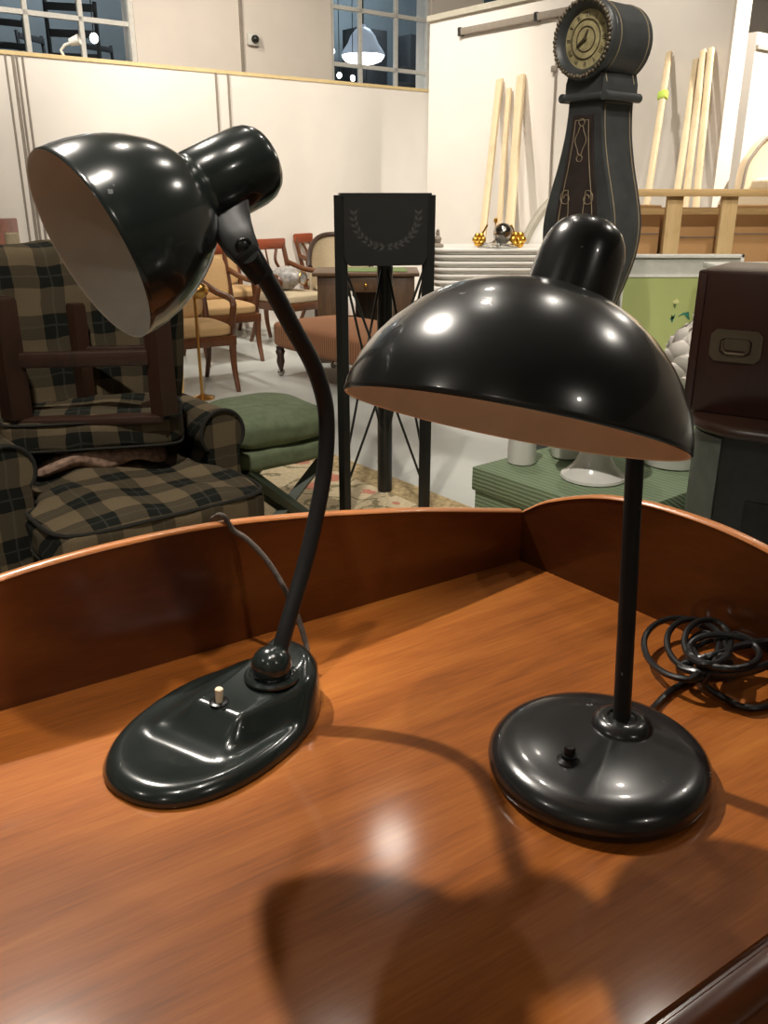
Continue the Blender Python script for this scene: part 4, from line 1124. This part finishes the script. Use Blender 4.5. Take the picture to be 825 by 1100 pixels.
t = tilted('cake_stand', 'white ceramic cake stand with a flared foot on the green trunk', 'cake stand', p, [(.0001, 0), (.108, 0), (.115, .005), (.113, .014), (.095, .026), (.072, .05), (.056, .085), (.050, .12), (.050, .15), (.062, .18), (.0001, .18)])
b = B(); b.lathe([(.0001, .178), (.06, .178), (.15, .185), (.165, .205), (.16, .205), (.148, .193), (.0001, .19)], 48); b.build('plate', M['ceramic'], t)
p = on_trunk(722, 497)
t = tilted('ceramic_dish', 'wide white ceramic dish below the right edge of the wide shade', 'dish', p, [(.0001, 0), (.10, 0), (.115, .006), (.118, .02), (.125, .06), (.12, .062), (.105, .02), (.0001, .015)])
b = B(); b.lathe([(.122, .058), (.128, .063), (.122, .068), (.117, .062)], 48, open_=True); b.build('rim', M['ceramic'], t)
# artichoke
pa = gt0+D1*1.25+D2*.20
ar = thing('ceramic_artichoke', 'large white ceramic artichoke beside the dark brown campaign chest', 'ornament', (pa.x, pa.y, zt))
b = B(); core_ = [(.0001, 0), (.08, 0), (.09, .015), (.07, .04), (.15, .11), (.20, .21), (.195, .31), (.145, .385), (.065, .435), (.0001, .44)]
b.lathe(core_, 32); b.build('core', M['artichoke'], ar)
def rad(z):
    for (r0_, z0_), (r1_, z1_) in zip(core_[3:], core_[4:]):
        if z <= z1_: return r0_+(r1_-r0_)*(z-z0_)/(z1_-z0_)
    return .02
for row in range(9):
    z = .05+row*.046; n_ = 10 if row < 6 else 8
    for i in range(n_):
        a = 2*PI*(i+.5*(row % 2))/n_; r_ = rad(z)
        b = B(); d_ = V((math.cos(a), math.sin(a), 0)); s_ = V((-math.sin(a), math.cos(a), 0)); wl = PI*r_/n_*1.15+.012
        rr = []
        for kz, kw, out in ((0, .55, .004), (.02, .9, .012), (.045, 1.0, .022), (.068, .75, .030), (.085, .3, .034), (.09, .05, .036)):
            c_ = d_*(rad(min(.42, z+kz*.8))+out)+V((0, 0, z+kz)); rr.append([c_-s_*wl*kw-d_*.01, c_+d_*.004, c_+s_*wl*kw-d_*.01, c_-d_*.012])
        b.rings(rr); b.build('leaf', M['artichoke'], ar, sharp=50)

# ================================================================== CAMPAIGN CHEST ON BLACK CABINET
CHY = 2.36
cz = ony(736, 440, CHY).z
cl = ony(751, 290, CHY)
ccz = cl.z
rzc = -.58
xd = V((math.cos(rzc), math.sin(rzc), 0)); yd = V((-math.sin(rzc), math.cos(rzc), 0))
cc0 = V((ony(742, 360, CHY).x, CHY, 0))
ch = thing('campaign_chest', 'dark brown campaign chest with a recessed brass handle', 'chest', (cc0.x, cc0.y, cz), rzc)
hC = ccz-cz; wC, dC = .62, .36
b = B(); b.box((wC/2, dC/2, hC/2), (wC, dC, hC), .006); body_ = b.build('body', M['chest'], ch)
b = B(); b.box((.014, -.002, hC/2), (.022, .006, hC-.02), .002); b.build('corner_strip', M['chest'], body_)
b = B(); b.box((wC-.014, -.002, hC/2), (.022, .006, hC-.02), .002); b.build('corner_strip', M['chest'], body_)
hxy = [onpl(u, v, cc0, yd) for u, v in ((768, 355), (813, 391))]
hc = onpl(790.5, 372, cc0, yd)-cc0; hx_ = hc.dot(xd); hz_ = hc.z-cz
hw_, hh_ = .066, .042
oc = [(-hw_, -hh_+.014), (-hw_+.014, -hh_), (hw_-.014, -hh_), (hw_, -hh_+.014), (hw_, hh_-.014), (hw_-.014, hh_), (-hw_+.014, hh_), (-hw_, hh_-.014)]
Mh = frame(V((hx_, -.0005, hz_)), V((1, 0, 0)), V((0, 0, 1)), V((0, -1, 0)))
def ringplate(b, outer_, inner_, Mx, t_):
    n_ = len(outer_); rr = []
    rr = [[Mx @ V((x, y, z)) for (x, y), z in zip(lst, [zz_]*n_)] for lst, zz_ in ((outer_, 0), (outer_, t_), (inner_, t_), (inner_, 0))]
    b.rings(rr, closed=True)
inn = [(x*.62, y*.52-.002) for x, y in oc]
b = B(); ringplate(b, oc, inn, Mh, .004); hp_ = b.build('handle_plate', M['handle'], body_, sharp=30)
b = B(); b.prism([(x*.98, y*.98) for x, y in inn], Mh, .0012); b.build('recess', M['darkwood'], hp_)
hpt = [Mh @ V((x, y, .0045)) for x, y in ((-hw_*.52, hh_*.30), (-hw_*.50, -hh_*.25), (-hw_*.34, -hh_*.48), (hw_*.34, -hh_*.48), (hw_*.50, -hh_*.25), (hw_*.52, hh_*.30))]
b = B(); b.tube(hpt, .0042, 8); b.prism([(x*.5, y*.36+.004) for x, y in oc], Mh, .003); b.build('drop_handle', M['handle'], hp_)
# cabinet below: rounded front-left corner, moulded top
bk0 = onz(746, 446, cz-.004)
kb = thing('black_cabinet', 'worn black cabinet with a rounded corner under the campaign chest', 'cabinet', (cc0.x-.0, cc0.y, 0), rzc)
def rounded(x0, x1, y0, y1, r, n=14):
    o = []
    for (cx_, cy_), a0 in (((x0+r, y0+r), PI), ((x1-.02, y0+.02), 1.5*PI), ((x1-.02, y1-.02), 0), ((x0+.02, y1-.02), .5*PI)):
        rr_ = r if (cx_, cy_) == (x0+r, y0+r) else .02
        for i in range(n+1):
            a = a0+PI/2*i/n; o.append((cx_+rr_*math.cos(a), cy_+rr_*math.sin(a)))
    return o
I4 = Matrix.Identity(4)
X0, X1, Y0, Y1, RR = .02, .80, -.135, .38, .18
b = B(); b.prism(rounded(X0+.02, X1, Y0+.02, Y1, RR-.015), Matrix.Translation((0, 0, .06)), cz-.06-.03); b.build('body', M['blackcab'], kb, sharp=25)
b = B(); rr = []
for dx, z in ((.018, cz-.034), (.006, cz-.030), (.0, cz-.022), (.0, cz-.012), (.006, cz-.004), (.016, cz)):
    rr.append([V((x, y, z)) for x, y in rounded(X0+dx, X1-dx, Y0+dx, Y1-dx, RR-dx*.6)])
b.rings(rr); tp_ = b.build('top', M['darkwood'], kb, sharp=50)
# lighter rubbed corner panel and black beading line
cxn, cyn, rn = X0+.02+RR-.015, Y0+.02+RR-.015, RR-.015
b = B(); rr = []
for i in range(13):
    a = PI+PI/2*(.02+.72*i/12)
    rr.append([V((cxn+(rn+k_)*math.cos(a), cyn+(rn+k_)*math.sin(a), z)) for k_, z in ((-.01, .10), (.004, .10), (.004, cz-.04), (-.01, cz-.04))])
b.rings(rr); b.build('corner_panel', M['greycab'], kb, sharp=40)
b = B(); b.box(((X0+X1)/2+.07, Y0+.017, .38), (.52, .008, .5), .003); b.build('door', M['blackcab'], kb)
b = B(); b.box(((X0+X1)/2, (Y0+Y1)/2, .03), (X1-X0-.12, Y1-Y0-.12, .06)); b.build('plinth', M['blackcab'], kb)

# ================================================================== LOFT CLUTTER (dim furniture behind the glass)
def loft_chair(u, v, dep, label, hgt, rz=0):
    p = loftp(u, v, dep)
    t = thing('stored_chair', label, 'chair', (p.x, p.y, 2.0), ANG+rz, 'furniture stored behind the windows')
    sc = hgt
    b = B(); b.box((0, 0, .45*sc), (.44*sc, .42*sc, .05*sc), .01); b.build('seat', M['darkthing'], t)
    for sx in (-1, 1):
        for sy in (-1, 1):
            b = B(); top_z = .45 if sy < 0 else 1.05
            b.tube([(sx*.2*sc, sy*.19*sc, 0), (sx*.2*sc, sy*.19*sc, .45*sc), (sx*.2*sc, sy*(.19 if sy < 0 else .24)*sc, top_z*sc)], .02*sc, 6); b.build('leg', M['darkthing'], t)
    b = B()
    for z in (.62, .80, 1.0): b.box((0, .215*sc, z*sc), (.4*sc, .025, .06*sc), .005)
    b.build('backrest', M['darkthing'], t); return t
loft_chair(16, 60, 1.2, 'dark ladder chair leftmost behind the left window', 1.15)
loft_chair(55, 60, 2.5, 'dark ladder chair in the centre of the left window', 1.2, .6)
loft_chair(80, 60, .75, 'dark ladder chair right of centre in the left window', 1.3, -.4)
loft_chair(120, 60, 1.7, 'dark ladder chair at the right side of the left window', 1.05, .3)
loft_chair(412, 90, 1.9, 'dark ladder chair behind the middle window beside the reflected bell lamp', .95, .4)
loft_chair(448, 90, .8, 'dark ladder chair in the right corner of the middle window', 1.05, -.2)
for u, dep, w_, lab in ((392, 2.7, .6, 'dim storage cupboard high behind the reflected lamp in the middle window'), (447, 2.7, .6, 'dim storage cupboard at right behind the middle window')):
    p = loftp(u, 40, dep)
    t = thing('storage_cupboard', lab, 'cupboard', (p.x, p.y, 2.0), ANG)
    b = B(); b.box((0, 0, .9), (w_, .4, 1.8), .01); b.build('body', M['darkthing'], t)
    b = B(); b.box((0, -.21, .9), (w_*.46, .02, 1.7), .005); b.build('door', M['darkthing'], t)

# ================================================================== LIGHTS
def spot(loc, target, power, size=.05, angle=70, blend=.6, col=(1, .925, .82)):
    l = bpy.data.lights.new('track_or_fill_light', 'SPOT'); l.energy = power; l.shadow_soft_size = size; l.spot_size = math.radians(angle); l.spot_blend = blend; l.color = col  # covers track spots and spots added as fill
    o = bpy.data.objects.new('track_or_fill_light', l); COL.objects.link(o); o.location = loc
    d = V(target)-V(loc); o.rotation_euler = d.to_track_quat('-Z', 'Y').to_euler(); return o
def point(loc, power, size=.08, col=(1, .925, .82)):
    l = bpy.data.lights.new('fill_lamp', 'POINT'); l.energy = power; l.shadow_soft_size = size; l.color = col  # unseen fill lamp, added to brighten dark areas
    o = bpy.data.objects.new('fill_lamp', l); COL.objects.link(o); o.location = loc; return o
ZL = 4.2
spot((-1.5, 2.6, ZL), (0, .72, .95), 680, .05, 34, .5)        # main light, behind the desk to the left
spot((.43, .35, ZL), (-.30, .88, 1.05), 230, .04, 13)            # two lamps above the viewer
spot((-.45, -.25, ZL), (-.26, .88, 1.05), 190, .04, 13)
for x, y, pw in ((-.2, 2.75, 60), (1.3, 2.9, 60), (3.1, 2.65, 90)):
    spot((x, y, ZL), (.1, .75, 1.05), pw, .05, 26, .5)
spot((2.9, -2.5, 4.4), (.15, .7, 1.2), 60, .08, 18, .5)
spot((0.05, 4.4, 4.3), (0, .9, .9), 28, .11, 40, .6)
spot((-2.4, 7.0, 4.9), (-2.2, 10.3, 3.3), 260, .08, 110)  # added spot to lift the upper wall
point((6.0, 9.5, 4.7), 160, .1)  # added fill for the unlit wall at far right
# lamps over the rest of the hall; marked ones are added fill
spot((-2.6, 6.2, ZL), (-2.2, 9.0, 1.3), 340, .08, 100)
spot((-.4, 7.0, ZL), (-.6, 10.2, 1.0), 380, .08, 100)
spot((.4, 6.0, ZL), (1.2, 8.7, .8), 220, .08, 90)
spot((1.4, 5.0, ZL), (2.0, 7.4, 1.0), 80, .08, 90)
spot((3.8, 6.0, ZL), (4.4, 8.6, 1.4), 1200, .08, 110)
spot((.3, 5.0, ZL), (.2, 5.2, 0), 110, .08, 110)
spot((2.0, 3.2, ZL), (1.9, 5.2, 1.0), 190, .08, 70)
spot((-.5, .7, 4.6), (-.5, 3.7, .2), 520, .08, 56)  # added spot to brighten the armchair side
spot((.7, .7, 4.6), (1.05, 4.4, 1.5), 520, .08, 44)  # added spot to brighten the clock side
point((-3.6, -1.0, 4.3), 50, .12)  # unseen fill behind the viewer, added for ambient light
point((-1.5, -3.4, 4.3), 25, .12)  # second added fill behind the viewer
lp2 = loftp(410, 30, 1.8); point((lp2.x, lp2.y, 4.6), 240, .1, (.75, .88, 1))  # unseen fill added inside the loft, middle window
lp2 = loftp(60, 30, 1.8); point((lp2.x, lp2.y, 4.6), 200, .1, (.85, .92, 1))  # unseen fill added inside the loft, left window
w = bpy.data.worlds.new('world'); S.world = w; w.use_nodes = True
w.node_tree.nodes['Background'].inputs[0].default_value = (1, .95, .88, 1); w.node_tree.nodes['Background'].inputs[1].default_value = .05
